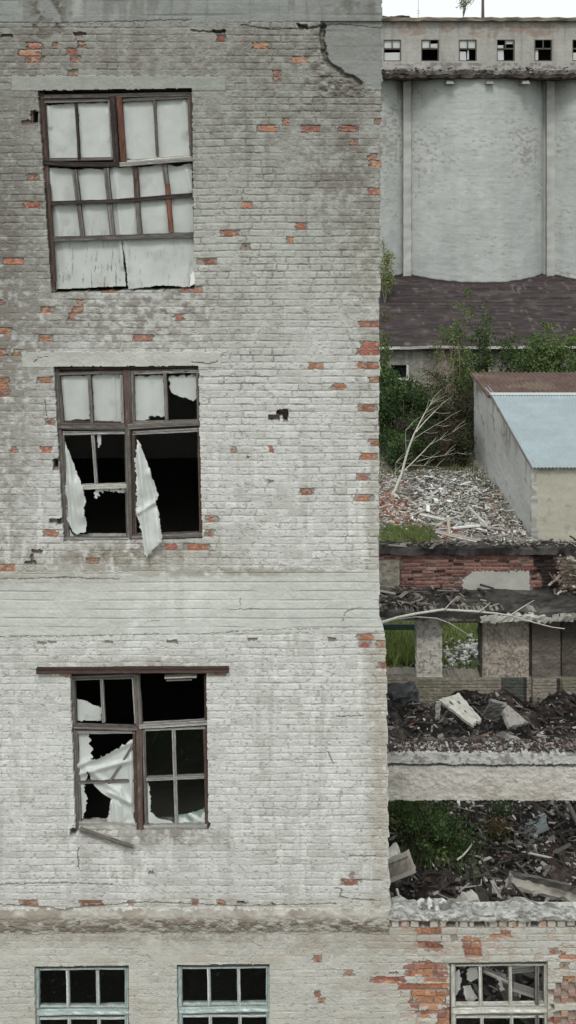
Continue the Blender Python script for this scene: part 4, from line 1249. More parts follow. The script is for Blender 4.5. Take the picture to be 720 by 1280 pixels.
box(mb, -.26, .22, -.10, -.055, .085, .135, (.36, .34, .30)); box(mb, -.26, .22, -.10, -.055, -.135, -.09, (.36, .34, .30))
o = mb.build('concrete_sill', M_CONC); o.location = V3(497, 1082, 15.2); o.rotation_euler = (R(-12), R(-27), R(-10))
tag(o, 'broken ribbed sill sticking out by the corner of the tall building', 'sill')
block('foam_block', 'white lump wedged behind the broken ribbed sill', 'block', 489, 1068, 1.9, (.28, .2, .16), (0, -20, 10), (.62, .62, .58), (.5, .5, .46), seed=9, chip=.06)
mb = MB()
slab_grid(mb, -.8, 1.0, -.07, .07, -.04, .02, (.27, .255, .225), .07, .01, 10, .15, DK, .03)
slab_grid(mb, -.8, 1.0, .05, .09, .0, .11, (.10, .095, .088), .07, .01, 11, .15, DK, .03)
slab_grid(mb, -.8, -.73, -.07, .07, .0, .12, (.26, .245, .22), .05, .01, 12, .15, DK, .03)
o = mb.build('channel_beam', M_CONC); o.location = V3(706, 1119, 15.4); o.rotation_euler = (R(20), R(10), R(-6))
tag(o, 'long trough shaped concrete beam fallen behind the coping at the right', 'beam')
block('brick_chunk', 'pale grey chunk of masonry on the coping left of centre', 'chunk', 589, 1126, 3.62, (.22, .15, .15), (10, 12, 30), (.36, .34, .31), (.2, .19, .18), seed=13, chip=.05)
block('brick_chunk', 'brown grey chunk of masonry next to the pale one on the coping', 'chunk', 572, 1129, 3.60, (.20, .15, .11), (0, -12, 10), (.26, .235, .205), (.15, .14, .13), seed=14, chip=.05)
block('brick_chunk', 'small white stone lying in dark soot behind the coping', 'chunk', 616, 1117, 2.9, (.14, .12, .09), (0, 0, 30), (.52, .51, .48), (.4, .38, .35), seed=15, chip=.05)
# corrugated sheet
def corr_sheet(name, label, w_, l_, pitch, amp, c, loc, rot, cat='sheet', seed=0):
    gx, gy = np.meshgrid(np.linspace(0, w_, int(w_ / pitch * 6)), np.linspace(0, l_, 12))
    n = fbm(gx.shape, 20, 5, 880 + seed)
    z = amp * np.sin(gx / pitch * 2 * math.pi) + .02 * n
    cc = np.tile(np.array(c), gx.shape + (1,)) * (1 + .25 * n)[..., None]
    cc = mix(cc, (.10, .09, .08), sstep(.2, .7, fbm(gx.shape, 9, 3, 890 + seed)) * .8)
    P_ = np.stack([gx - w_ / 2, gy - l_ / 2, z], -1)[::-1]
    keep_ = np.ones((gx.shape[0] - 1, gx.shape[1] - 1), bool)
    o = emit_grid(name, P_, cc[::-1], keep_, M_METAL, None, (0, 0, -.006))
    o.location = loc; o.rotation_euler = [R(a) for a in rot]
    return tag(o, label, cat)
corr_sheet('corrugated_sheet', 'bluish grey corrugated sheet half buried in rubble under the near beam', .5, .85, .05, .012, (.24, .27, .28), V3(655, 1039, 19.0), (-28, 0, 86))
def path(name, label, cat, pts, r0, r1, c, mat, group=None, seed=0, k=7):
    mb = MB()
    n = len(pts)
    tube(mb, pts, np.linspace(r0, r1, n), c, k, .15, seed)
    return tag(mb.build(name, mat, smooth=True), label, cat, group)
g_ = lambda x_, y_, z_: V3(x_, y_, DG(y_, z_))
path('stick', 'thin white bent stick among the greenery under the near beam', 'stick', [g_(571, 1075, 1.45), g_(578, 1070, 1.5), g_(586, 1061, 1.52), g_(592, 1052, 1.55)], .016, .012, (.5, .5, .47), M_CONC)
path('stick', 'short white stick lying below the green weeds', 'stick', [g_(549, 1080, 1.4), g_(556, 1079, 1.42), g_(560, 1078, 1.42)], .014, .014, (.5, .5, .47), M_CONC)
path('curved_scrap', 'curved white scrap by the foot of the tall building corner', 'scrap', [g_(496, 1112, 2.2), g_(498, 1119, 2.2), g_(502, 1122, 2.2)], .02, .014, (.6, .6, .57), M_CONC)
path('leaning_pipe', 'pale pipe leaning under the near beam at the right edge', 'pipe', [V3(709, 1002, 17.6), V3(716, 1016, 17.7), V3(723, 1032, 17.8)], .035, .035, (.38, .37, .34), M_CONC)
path('wire_rod', 'thin pale rod standing right of the corrugated sheet', 'rod', [g_(693, 1052, 1.4), V3(689, 1040, 19.2), V3(684, 1022, 19.4)], .012, .01, (.32, .30, .27), M_CONC)
# crumpled plastic on the coping
for i, (cx, cy, lab) in enumerate(((541, 1124, 'crumpled white plastic with dark creases on the coping'), (505, 1133, 'flattened white plastic at the left end of the coping'), (660, 1131, 'pale crust of foam on the right stretch of the coping'))):
    mb = MB()
    rr = np.random.RandomState(60 + i)
    gx, gy = np.meshgrid(np.linspace(-1, 1, 26), np.linspace(-1, 1, 14))
    n = fbm(gx.shape, 5, 4, 900 + i, 4)
    rad = 1 - gx ** 2 - gy ** 2
    z = .06 * np.clip(rad, 0, 1) ** .5 * (.7 + .9 * n)
    p = V3(cx, cy + 7, D0 + .12)
    P_ = np.stack([gx * (.20 if i != 1 else .16), gy * .10, z], -1)[::-1]
    cc = np.tile(np.array([.62, .63, .61]), gx.shape + (1,)) * (1 + .3 * n)[..., None]
    cc = mix(cc, (.06, .055, .05), sstep(.0, .4, noise(gx.shape, 2.5, 2, 910 + i)) * (.8 if i == 0 else .3))
    o = emit_grid('plastic_scrap', P_, cc[::-1], (rad > -.1 + .3 * n)[:-1, :-1][::-1], M_SHEET, None, None)
    o.location = p
    tag(o, lab, 'plastic scrap', 'plastic on the coping')
# fallen white branch in front of the rear slab
BRC = (.50, .49, .45)
br = thing('fallen_branch', 'bare white birch branch stretched across the dark rear slab', 'branch', tuple(V3(482, 776, 23.3)))
mb = MB(); tube(mb, [V3(478, 778, 23.3), V3(497, 772, 23.3), V3(520, 767, 23.3), V3(554, 762, 23.4), V3(590, 764, 23.4), V3(622, 767, 23.4), V3(640, 770, 23.4), V3(660, 776, 23.3), V3(690, 784, 23.3), V3(706, 786, 23.3)], np.linspace(.035, .008, 10), BRC, 6)
mb.build('stem', M_BARK, br, True)
for pts in ([(556, 762), (562, 755), (571, 746)], [(486, 776), (520, 771), (546, 773), (562, 779), (580, 790), (594, 799)], [(600, 764), (608, 758), (613, 753)], [(640, 768), (655, 758), (668, 750)]):
    mb = MB(); tube(mb, [V3(a, b, 23.35) for a, b in pts], np.linspace(.018, .006, len(pts)), (.40, .39, .36), 5)
    mb.build('twig', M_BARK, br, True)
# rusty green barrel seen through the left opening
mb = MB()
for zz in np.linspace(0, .16, 4):
    box(mb, -.5, .5, -.02 - zz, .02 - zz, zz, zz + .03, (.09, .15, .13))
box(mb, -.5, -.45, -.25, .05, -.3, .2, (.07, .11, .10)); box(mb, .45, .5, -.25, .05, -.3, .2, (.07, .11, .10))
o = mb.build('metal_rack', M_RUST); o.location = V3(500, 787, 26.3); 
tag(o, 'dark green slatted metal rack just behind the left opening of the rear wall', 'rack')

# inside the window of the wing: tangled white junk
rg2 = np.random.RandomState(5)
def junk(name, label, poly, dep, c, seed):
    o = sheet(poly, dep, label, 'junk behind the wing window', folds=[], col=c, name=name, seed=seed, wr=.04)
    o['category'] = 'scrap'
junk('plastic_flap', 'tall white flap of plastic at the left behind the wing window', [(566, 1216), (575, 1212), (577, 1228), (572, 1245), (567, 1244)], .18, (.55, .55, .52), 31)
junk('plastic_flap', 'white rounded flap of plastic near the first bar behind the wing window', [(583, 1211), (596, 1208), (599, 1222), (590, 1229), (583, 1224)], .2, (.55, .55, .52), 32)
junk('plastic_flap', 'lower white flap of plastic near the first bar behind the wing window', [(579, 1233), (588, 1231), (597, 1248), (590, 1255), (581, 1249)], .17, (.58, .58, .55), 33)
junk('plastic_flap', 'narrow white strip behind the middle pane of the wing window', [(621, 1222), (625, 1221), (631, 1238), (626, 1240)], .2, (.45, .45, .42), 34)
for i, (a, b, c_) in enumerate((((604, 1212), (640, 1228), 'upper slanting plank behind the middle pane of the wing window'), ((641, 1233), (684, 1247), 'wide pale plank behind the right pane of the wing window'), ((640, 1213), (676, 1209), 'thin plank high behind the right pane of the wing window'))):
    mb = MB(); bar(mb, wp(*a, .26), wp(*b, .22), (5 + 4 * (i == 1)) / 112, .05, (.30, .29, .27), 90 + i, c2=PALE)
    tag(mb.build('plank', M_WOOD), c_, 'plank', 'junk behind the wing window')
mb = MB()
n_ = 300
pts = np.stack([rg2.uniform(px(556), px(692), n_), rg2.uniform(.6, 1.6, n_), rg2.uniform(pz(1300), pz(1205), n_)], -1)
pts = pts[pts[:, 2] < pz(1205) - (1.6 - pts[:, 1]) * .5]
scatter(mb, pts, [(.05, .045, .04), (.2, .19, .17), (.4, .39, .37)], [.7, .2, .1], .05, rg2, (.3, .2, .5), 1.5)
tag(mb.build('rubble', M_RUB), kind='stuff')
# dark fill of ground behind the wing's front wall (rubble bank seen through the window)

# ================================================================== YARD
# heap of pale shards between the wing and the shed
def yard_h(x, y):
    return .12 + .10 * np.exp(-((x - 5.0) / 3.0) ** 2 - ((y - 29.5) / 4.0) ** 2) + .06 * np.sin(x * 1.9) * np.sin(y * 1.1) + .03 * np.sin(x * 4.7 + y * 3.1)
def yard():
    xs_ = np.arange(1.2, 9.2, .09); ys_ = np.arange(13.6, 36, .10)
    gx, gy = np.meshgrid(xs_, ys_)
    n = fbm(gx.shape, 12, 12, 1001); n2 = fbm(gx.shape, 3, 3, 1003, 3); n3 = noise(gx.shape, 1.4, 1.4, 1004)
    z = yard_h(gx, gy) + .06 * n2 + .03 * n3
    cc = np.tile(np.array([.22, .20, .175]), gx.shape + (1,)) * (1 + .35 * n2)[..., None]
    cc = mix(cc, (.08, .07, .06), sstep(.15, .6, n3) * .7)
    cc = mix(cc, (.20, .09, .06), sstep(.3, .7, n) * .6)
    cc = mix(cc, (.07, .10, .03), sstep(20.5, 17, gy) * .8)
    o = emit_grid('rubble_ground', np.stack([gx, gy, z], -1)[::-1], cc[::-1], np.ones((len(ys_) - 1, len(xs_) - 1)), M_RUB, None)
    tag(o, kind='structure')
yard()
rg = np.random.RandomState(71)
mb = MB()
n_ = 11000
x = rg.uniform(2.2, 8.1, n_); y = rg.uniform(22.5, 33.5, n_)
cl_ = np.sin(x * 2.3 + 1.1 * np.sin(y * 1.3)) * np.cos(y * 1.7 + x)
k = rg.rand(n_) < np.clip(.22 + 1.1 * np.exp(-((x - 6.3) / 1.5) ** 2 - ((y - 29) / 4.5) ** 2) + .3 * (cl_ > .1), 0, 1)
x, y = x[k], y[k]
pts = np.stack([x, y, yard_h(x, y) + rg.uniform(.02, .12, len(x))], -1)
scatter(mb, pts, [(.50, .50, .47), (.34, .33, .30), (.16, .145, .13), (.30, .11, .07), (.06, .055, .05)], [.46, .24, .14, .03, .13], .036, rg, (.25, .2, .55), .45)
n_ = 110
x = rg.normal(5.6, 1.2, n_); y = rg.uniform(25, 32, n_)
scatter(mb, np.stack([x, y, yard_h(x, y) + .16], -1), [(.50, .50, .48), (.40, .39, .36), (.12, .11, .10)], [.6, .25, .15], .065, rg, (.1, .2, .7), .35)
tag(mb.build('shard_heap', M_RUB), kind='stuff')
mb = MB()
n_ = 300
x = rg.normal(3.7, .6, n_); y = rg.normal(28, 1.0, n_)
scatter(mb, np.stack([x, y, yard_h(x, y) + .12], -1), [(.28, .12, .085), (.24, .10, .07), (.42, .38, .34)], [.4, .25, .35], .045, rg, (.2, .7, .1), .5)
x = rg.normal(5.5, .3, 90); y = rg.normal(25.3, .4, 90)
scatter(mb, np.stack([x, y, yard_h(x, y) + .12], -1), [(.28, .12, .085), (.24, .10, .07), (.42, .38, .34)], [.4, .25, .35], .045, rg, (.2, .7, .1), .5)
tag(mb.build('brick_rubble', M_RUB), kind='stuff')
mb = MB()
n_ = 260     # pale stones seen through the openings of the rear wall
x = rg.uniform(3.7, 5.3, n_); y = 15.6 + .35 * np.sin(x * 3) + rg.normal(0, .45, n_)
scatter(mb, np.stack([x, y, yard_h(x, y) + .06], -1), [(.50, .50, .47), (.34, .33, .30), (.2, .19, .17)], [.6, .3, .1], .055, rg, (.8, .15, .05), .4)
tag(mb.build('pale_stones', M_RUB), kind='stuff')
yz = lambda x_, y_: V3(x_, y_, DG(y_, .5))
for i, (a, b, w_, c_, lab) in enumerate((
        ((545, 672), (620, 690), .16, (.30, .29, .26), 'long plank lying at the near edge of the shard heap'),
        ((560, 655), (562, 676), .10, (.42, .38, .32), 'short upright brown stake in the shard heap'),
        ((566, 668), (605, 664), .12, (.42, .42, .40), 'pale board near the stake in the shard heap'),
        ((598, 664), (634, 671), .10, (.20, .18, .16), 'dark timber beside the shed wall in the shard heap'),
        ((585, 640), (612, 668), .10, (.38, .37, .34), 'board sloping down towards the foot of the shed wall'),
        ((525, 650), (556, 657), .12, (.40, .39, .36), 'pale board left of the stake in the shard heap'))):
    mb = MB(); p0, p1 = yz(*a), yz(*b)
    if i == 1: p1 = V3(562, 676, DG(676, .5)); p0 = Vector((p1.x - .05, p1.y, p1.z + .55))
    bar(mb, p0 + Vector((0, 0, .2)), p1 + Vector((0, 0, .2)), w_, .04, c_, 300 + i, face=Vector((0, -.5, .85)))
    tag(mb.build('board', M_WOOD), lab, 'board')

# ------------------------------------------------------------------ small shed with blue-grey metal roof
SHED = thing('shed', 'low rendered shed with pale blue corrugated metal roof and rusty rear roof', 'shed', (11, 30, 0))
YF, YM, YB2 = 24.9, 32.3, 36.5
XS = 8.13
def shed():
    # side wall facing left, seen at a grazing angle
    ys_ = np.arange(YF, YB2 + .01, .06); t_ = np.linspace(0, 1, 60)
    gt, gy = np.meshgrid(t_, ys_)
    top = np.interp(gy, [YF, YM, YM + .3, YB2], [2.62, 3.50, 3.56, 3.62])
    z = top * (1 - gt)
    n = fbm(gt.shape, 20, 60, 1101); n2 = fbm(gt.shape, 6, 10, 1102, 4); nv = fbm(gt.shape, 50, 7, 1103)
    cc = np.tile(np.array([.43, .43, .415]), gt.shape + (1,)) * (1 + .14 * n)[..., None]
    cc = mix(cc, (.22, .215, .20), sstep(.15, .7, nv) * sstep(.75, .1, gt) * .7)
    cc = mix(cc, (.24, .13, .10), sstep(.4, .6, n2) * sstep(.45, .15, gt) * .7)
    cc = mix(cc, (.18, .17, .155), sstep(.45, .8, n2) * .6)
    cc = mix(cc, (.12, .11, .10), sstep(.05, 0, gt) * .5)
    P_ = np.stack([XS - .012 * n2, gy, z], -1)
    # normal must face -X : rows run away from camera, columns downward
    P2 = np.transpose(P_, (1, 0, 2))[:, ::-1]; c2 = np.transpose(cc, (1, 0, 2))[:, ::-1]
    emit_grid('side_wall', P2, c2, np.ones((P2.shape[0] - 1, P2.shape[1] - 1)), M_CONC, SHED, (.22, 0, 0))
    gx, gz = np.meshgrid(np.arange(XS, 18, .05), np.linspace(2.62, -.1, 60))
    n = fbm(gx.shape, 30, 10, 1111); n2 = fbm(gx.shape, 6, 5, 1112, 4); nh = fbm(gx.shape, 60, 2.5, 1113)
    cc = np.tile(np.array([.41, .40, .335]), gx.shape + (1,)) * (1 + .10 * n + .05 * nh)[..., None]
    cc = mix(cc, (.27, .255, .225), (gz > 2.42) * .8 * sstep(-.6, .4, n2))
    cc = mix(cc, (.30, .29, .26), (gx < XS + .18) * .8)
    cc = mix(cc, (.25, .23, .19), sstep(.35, .8, n2) * .5)
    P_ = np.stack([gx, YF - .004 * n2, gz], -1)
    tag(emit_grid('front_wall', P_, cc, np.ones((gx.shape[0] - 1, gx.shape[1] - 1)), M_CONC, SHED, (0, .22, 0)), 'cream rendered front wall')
    # corrugated roof, ribs running down the slope
    def roof(name, y0, y1, z0, z1, c, mat, pitch, amp, seed, x0, label=None, rust=0, x0b=None):
        xs2 = np.arange(x0, 18.2, pitch / 6); ys2 = np.linspace(y1, y0, 30)
        gx, gy = np.meshgrid(xs2, ys2)
        t = (gy - y0) / (y1 - y0)
        if x0b is not None: gx = gx + (x0b - x0) * t
        zz = z0 + (z1 - z0) * t + amp * np.sin((gx) / pitch * 2 * math.pi)
        n = fbm(gx.shape, 70, 6, seed); n2 = fbm(gx.shape, 10, 2, seed + 1)
        if rust: zz = zz + .02 * n2
        cc = np.tile(np.array(c), gx.shape + (1,)) * (1 + .06 * n)[..., None]
        if rust:
            cc = mix(cc, (.09, .055, .04), sstep(-.1, .6, n2) * .7); cc = mix(cc, (.22, .18, .13), sstep(.3, .7, n) * .4)
        else:
            cc = mix(cc, (.28, .28, .26), sstep(.5, 1., fbm(gx.shape, 14, 9, seed + 5)) * .2)
        o = emit_grid(name, np.stack([gx, gy, zz], -1), cc, np.ones((gx.shape[0] - 1, gx.shape[1] - 1)), mat, SHED, (0, 0, -.02))
        if label: tag(o, label)
    roof('roof', YF - .22, YM, 2.60, 3.56, (.34, .405, .43), M_METAL, .12, .014, 1120, XS - .03, 'pale blue corrugated metal roof')
    roof('roof', YM + .02, YB2 + .2, 3.52, 3.74, (.115, .078, .067), M_RUST, .20, .03, 1130, XS - .12, 'rusty brown rear roof', 1)
    mb = MB()
    box(mb, XS - .05, 18.2, YM - .08, YM + .10, 3.57, 3.64, (.60, .62, .62))
    mb.build('ridge_cap', M_METAL, SHED)
    mb = MB()
    bar(mb, Vector((XS - .05, YF - .22, 2.585)), Vector((XS - .02, YM, 3.52)), .05, .05, (.14, .12, .10), 4, face=Vector((-1, 0, 0)))
    bar(mb, Vector((XS - .1, YM, 3.46)), Vector((XS - .12, YB2 + .2, 3.66)), .05, .09, (.14, .10, .08), 5, face=Vector((-1, 0, 0)))
    mb.build('verge_board', M_WOOD, SHED)
    mb = MB()
    box(mb, XS + .2, 18, YB2 - .2, YB2, 0, 3.5, (.3, .3, .28)); box(mb, 17.8, 18, YF + .2, YB2, 0, 2.5, (.3, .3, .28))
    mb.build('rear_wall', M_CONC, SHED)
shed()

# ------------------------------------------------------------------ long low building in front of the silos
LOW = thing('low_building', 'long low building with dark purple brown slate roof below the silos', 'building', (10, 48, 0))
YL = 57.9 - D0
def low_building():
    D = 57.9
    gx, gy, sh, n = panel(430, 436, 900, 526, D, .7, 1200)
    cc = np.tile(np.array([.27, .265, .235]), sh + (1,)) * (1 + .2 * n['m'] + .12 * n['s'])[..., None]
    cc = mix(cc, (.12, .11, .10), sstep(.1, .6, n['b'] + .5 * n['s']) * .6)
    cc = mix(cc, (.23, .14, .11), np.exp(-((gx - 552) / 18) ** 2) * sstep(-.2, .4, n['s']) * .7)
    cc = mix(cc, (.12, .125, .13), np.exp(-((gx - 542) / 7) ** 2 - ((gy - 452) / 12) ** 2) * .9)
    cc = mix(cc, (.36, .355, .33), sstep(.2, .6, n['v']) * .5 * (gx < 540))
    k_ = np.ones(sh, bool)
    for a, b, c_, d in ((487, 456, 510, 473), (599, 455, 612, 468), (760, 456, 782, 473)):
        k_ &= ~((gx > a) & (gx < b + (c_ - b)) & (gy > b) & (gy < d)) if False else ~((gx > a) & (gx < c_) & (gy > b) & (gy < d))
    emit_grid('wall', panel_pos(gx, gy, D, .02 * n['s']), cc, k_[:-1, :-1], M_FAR, LOW, (0, .4, 0))
    for a, b, c_, d in ((487, 456, 510, 473), (599, 455, 612, 468), (760, 456, 782, 473)):
        mb = MB()
        p0, p1 = V3(a, d, D), V3(c_, b, D)
        WH = (.55, .55, .52)
        box(mb, p1.x - .08, p1.x + .03, YL - .06, YL + .1, p0.z, p1.z, WH)
        box(mb, p0.x - .05, p1.x + .03, YL - .09, YL + .1, p0.z - .08, p0.z, WH)
        box(mb, p0.x - .03, p0.x + .03, YL - .03, YL + .1, p0.z, p1.z, (.2, .2, .18))
        f = mb.build('window', M_WOOD, LOW)
        mb = MB(); box(mb, p0.x, p1.x, YL + .15, YL + .16, p0.z, p1.z, (.3, .3, .3)); mb.build('pane', M_GLASS, f)
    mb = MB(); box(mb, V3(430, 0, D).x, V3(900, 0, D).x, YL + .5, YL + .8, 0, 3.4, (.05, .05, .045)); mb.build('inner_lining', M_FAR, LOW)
    # slate roof rising to the silos
    y0, y1 = YL - .35, 67.5 - D0
    gx, gt = np.meshgrid(np.arange(2.2, 24, .09), np.linspace(0, 1, 150))
    gy = y1 + (y0 - y1) * gt
    sl = .40
    z = 3.55 + np.minimum(gy - y0, 6.5) * .42 + np.maximum(0, gy - y0 - 6.5) * .20
    n = fbm(gx.shape, 40, 14, 1211); n2 = fbm(gx.shape, 7, 4, 1212, 3); n3 = noise(gx.shape, 3, 1.1, 1213); nh = noise(gx.shape, 25, 1.5, 1214)
    rw = (gt * 30) % 1
    z = z + .05 * (rw) + .03 * n2 * 0 + .012 * n3 + .015 * nh
    cc = np.tile(np.array([.042, .032, .033]), gx.shape + (1,)) * (1 + .35 * n3 + .45 * nh + .15 * n2)[..., None]
    cc = mix(cc, (.045, .035, .035), sstep(.7, .95, rw) * .85)
    cc = mix(cc, (.085, .072, .068), sstep(.3, .7, n2 + .4 * n) * .6)
    cc = mix(cc, (.15, .14, .13), sstep(.55, .95, noise(gx.shape, 1.6, 6, 1216)) * .6)
    cc = mix(cc, (.16, .14, .12), sstep(.1, .02, gt) * .8)
    hole = (fbm(gx.shape, 9, 3, 1215, 2) > .78)
    cc = mix(cc, (.03, .025, .025), hole * .8)
    o = emit_grid('roof', np.stack([gx, gy, z], -1), cc, np.ones((gx.shape[0] - 1, gx.shape[1] - 1)), M_SLATE, LOW, (0, 0, -.08))
    mb = MB()
    segs = [(440, 436, 500, 435), (500, 435.5, 545, 433.5), (545, 433.5, 600, 435), (600, 434.5, 660, 434), (660, 434, 900, 436)]
    for i, (a, b, c_, d) in enumerate(segs):
        bar(mb, V3(a, b, 57.4), V3(c_, d, 57.4), .13, .10, (.50, .50, .48), i)
    mb.build('gutter', M_METAL, LOW)
low_building()

# ------------------------------------------------------------------ grain silos with a gallery on top
SILO = thing('grain_silo', 'huge pale concrete grain silo block with windowed gallery along its top', 'silo', (10, 56, 0))
YS = 64.0 - D0
def silo():
    centres = [601 - 181 * 2, 601 - 181, 601, 601 + 181, 601 + 181 * 2]
    chord, sag = 175 * 64 / F, 1.9
    for i, cx in enumerate(centres):
        Xc = px_at(cx, 64.)
        u = np.linspace(-1, 1, 190)
        Rr = (chord ** 2 / 4 + sag ** 2) / (2 * sag)
        th = u * math.asin(chord / 2 / Rr)
        x = Xc + Rr * np.sin(th); y = YS + Rr - Rr * np.cos(th)
        zt = np.concatenate([np.linspace(18.5, 4.5, 330), [0.]])
        gu, gz = np.meshgrid(u, zt)
        sh = gu.shape
        s0 = 1300 + i * 40
        n = fbm(sh, 60, 50, s0); n2 = fbm(sh, 8, 4, s0 + 1, 4); nv = fbm(sh, 9, 120, s0 + 2); nh = fbm(sh, 90, 4, s0 + 3); nf = noise(sh, 2.5, 1.5, s0 + 4)
        cc = np.tile(np.array([.405, .425, .415]), sh + (1,)) * (1 + .08 * n + .035 * nh + .04 * nf)[..., None]
        cc = mix(cc, (.32, .325, .30), sstep(0, .7, nv) * .22)
        cc = mix(cc, (.50, .52, .50), sstep(.15, .7, fbm(sh, 35, 45, s0 + 5)) * .3)
        pz_ = sstep(.2, .8, fbm(sh, 4.5, 3, s0 + 8, 4) + .5 * n + .75 * np.exp(-((gu - .62) / .26) ** 2 - ((gz - 14.2) / 1.6) ** 2) - .25)
        cc = mix(cc, (.27, .25, .215), pz_ * .7)
        row = sstep(.12, 0, abs((gz * 1.05) % 1 - .5) - .02) * sstep(.15, .5, noise(sh, 8, 9, s0 + 7))
        cc = mix(cc, (.25, .24, .215), row * .25)
        # brown run-off under the cornice at the joints
        dr = (np.exp(-((gu + .97) / .17) ** 2) + np.exp(-((gu - .97) / .17) ** 2)) * sstep(16.6, 18.0, gz + .6 * nv)
        cc = mix(cc, (.13, .10, .075), np.clip(dr, 0, 1) * .85)
        cc = mix(cc, (.24, .225, .20), sstep(17.75, 18.1, gz + .15 * nv) * .6)
        cc = mix(cc, (.045, .04, .037), sstep(.16, .08, gz - (3.55 + 6.5 * .42 + np.clip(np.broadcast_to(y, sh) - (YL - .35) - 6.5, 0, 9) * .2) + .03 * n2))  # shadow line where the silo meets the low roof, painted into the colour
        h = .01 * n2 - .02 * pz_ + .005 * nh
        P_ = np.stack([np.broadcast_to(x, sh), np.broadcast_to(y, sh) - h, gz], -1)
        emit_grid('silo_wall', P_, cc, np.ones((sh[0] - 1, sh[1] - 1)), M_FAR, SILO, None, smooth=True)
    mb = MB(); box(mb, px_at(300, 65), px_at(950, 65), YS + 1.95, YS + 2.4, 0, 18.4, (.36, .37, .35)); mb.build('core_wall', M_FAR, SILO)
    # pilasters in the joints
    for i in range(len(centres) - 1):
        xm = px_at((centres[i] + centres[i + 1]) / 2, 65.)
        mb = MB()
        slab_grid(mb, xm - .23, xm + .23, YS + 1.55, YS + 2.2, 0, 18.3, (.41, .42, .40), .25, .008, 40 + i, .06, (.33, .33, .31))
        mb.build('pilaster', M_FAR, SILO)
    # little hooded vents under the cornice
    for cx in (561, 610, 655, 745, 790):
        p = V3(cx, 105, 64.3)
        mb = MB()
        v = np.array([[-.22, -.35, -.05], [.22, -.35, -.05], [.25, .5, -.05], [-.25, .5, -.05], [-.17, -.1, .16], [.17, -.1, .16], [.22, .5, .2], [-.22, .5, .2]])
        v = v + [p.x, YS + .0, p.z]
        mb.add(v, BOXF, (.25, .245, .225))
        mb.build('hooded_vent', M_FAR, SILO)
    # ragged dark cornice
    mb = MB()
    x0, x1 = px_at(400, 63.5), px_at(900, 63.5)
    slab_grid(mb, x0, x1, YS - .35, YS + 3, 18.02, 18.22, (.035, .026, .023), .22, .02, 51, .4, (.08, .065, .055), .10)
    slab_grid(mb, x0, x1, YS - .15, YS + 3, 18.22, 18.50, (.09, .08, .07), .22, .02, 52, .5, (.2, .19, .175), .08)
    mb.build('cornice', M_FAR, SILO)
    mb = MB()
    rr = np.random.RandomState(9)
    n_ = 700
    pts = np.stack([rr.uniform(x0, x1, n_), rr.uniform(YS - .3, YS + .6, n_), rr.uniform(18.2, 18.62, n_)], -1)
    scatter(mb, pts, [(.07, .06, .05), (.2, .19, .17), (.3, .3, .28)], [.5, .35, .15], .07, rr, (.5, .3, .2), .6)
    tag(mb.build('cornice_debris', M_RUB, SILO), kind='stuff')
    # gallery storey
    D = 65.2
    gx, gy, sh, n = panel(400, 24, 900, 90, D, .5, 1500)
    d, rid_, ci_, yw_, a_, b_ = bricks(gx, gy, 1.65, 5.4, 1501, warp=.2)
    cc = np.tile(np.array([.37, .37, .345]), sh + (1,)) * (1 + .08 * n['m'] + .08 * n['f'])[..., None]
    bb = (gy < 45 + 4 * n['m']) & (gy > 27)
    cc = mix(cc, (.29, .215, .18), bb * sstep(-.25, .45, n['m'] + .4 * (rid_ - .5)) * .85)
    cc = mix(cc, (.42, .41, .38), bb * sstep(.2, .6, n['s']) * .6)
    cc = mix(cc, (.20, .19, .17), sstep(.25, .7, n['v']) * .4)
    cc = mix(cc, (.2, .18, .16), sstep(.9, .3, d) * .22)
    cc = mix(cc, (.15, .14, .125), (gy > 78) * sstep(-.1, .5, n['s']) * .7)
    h = -.01 * sstep(.9, .3, d)
    rows = [(478 + 47.2 * k + 1.0, 49, 478 + 47.2 * k + 23.5, 76.5) for k in range(-1, 9)]
    k_ = np.ones(sh, bool)
    for a, b, c2, d2 in rows: k_ &= ~((gx > a) & (gx < c2) & (gy > b) & (gy < d2))
    emit_grid('gallery_wall', panel_pos(gx, gy, D, h), cc, k_[:-1, :-1], M_FAR, SILO, (0, .35, 0))
    rr = np.random.RandomState(12)
    WHT = (.72, .74, .73)
    for i, (a, b, c2, d2) in enumerate(rows):
        p0, p1 = V3(a, d2, D), V3(c2, b, D)
        Yg = D - D0
        mb = MB()
        DKW = (.10, .09, .08)
        t_ = .05
        box(mb, p0.x, p0.x + t_ * 1.3, Yg + .02, Yg + .12, p0.z, p1.z, DKW); box(mb, p1.x - t_ * 1.3, p1.x, Yg + .02, Yg + .12, p0.z, p1.z, DKW)
        box(mb, p0.x, p1.x, Yg + .015, Yg + .11, p1.z - t_, p1.z, DKW); box(mb, p0.x, p1.x, Yg + .015, Yg + .11, p0.z, p0.z + t_, DKW)
        zm = p0.z + (p1.z - p0.z) * .57
        box(mb, p0.x, p1.x, Yg + .01, Yg + .10, zm - t_ * .8, zm + t_ * .8, DKW)
        if i != 6: box(mb, (p0.x + p1.x) / 2 - .03, (p0.x + p1.x) / 2 + .03, Yg + .01, Yg + .10, zm, p1.z, DKW)
        fo = mb.build('window', M_WOOD, SILO)
        # boards and sheets left in the sashes
        W_, Hh = p1.x - p0.x, p1.z - p0.z
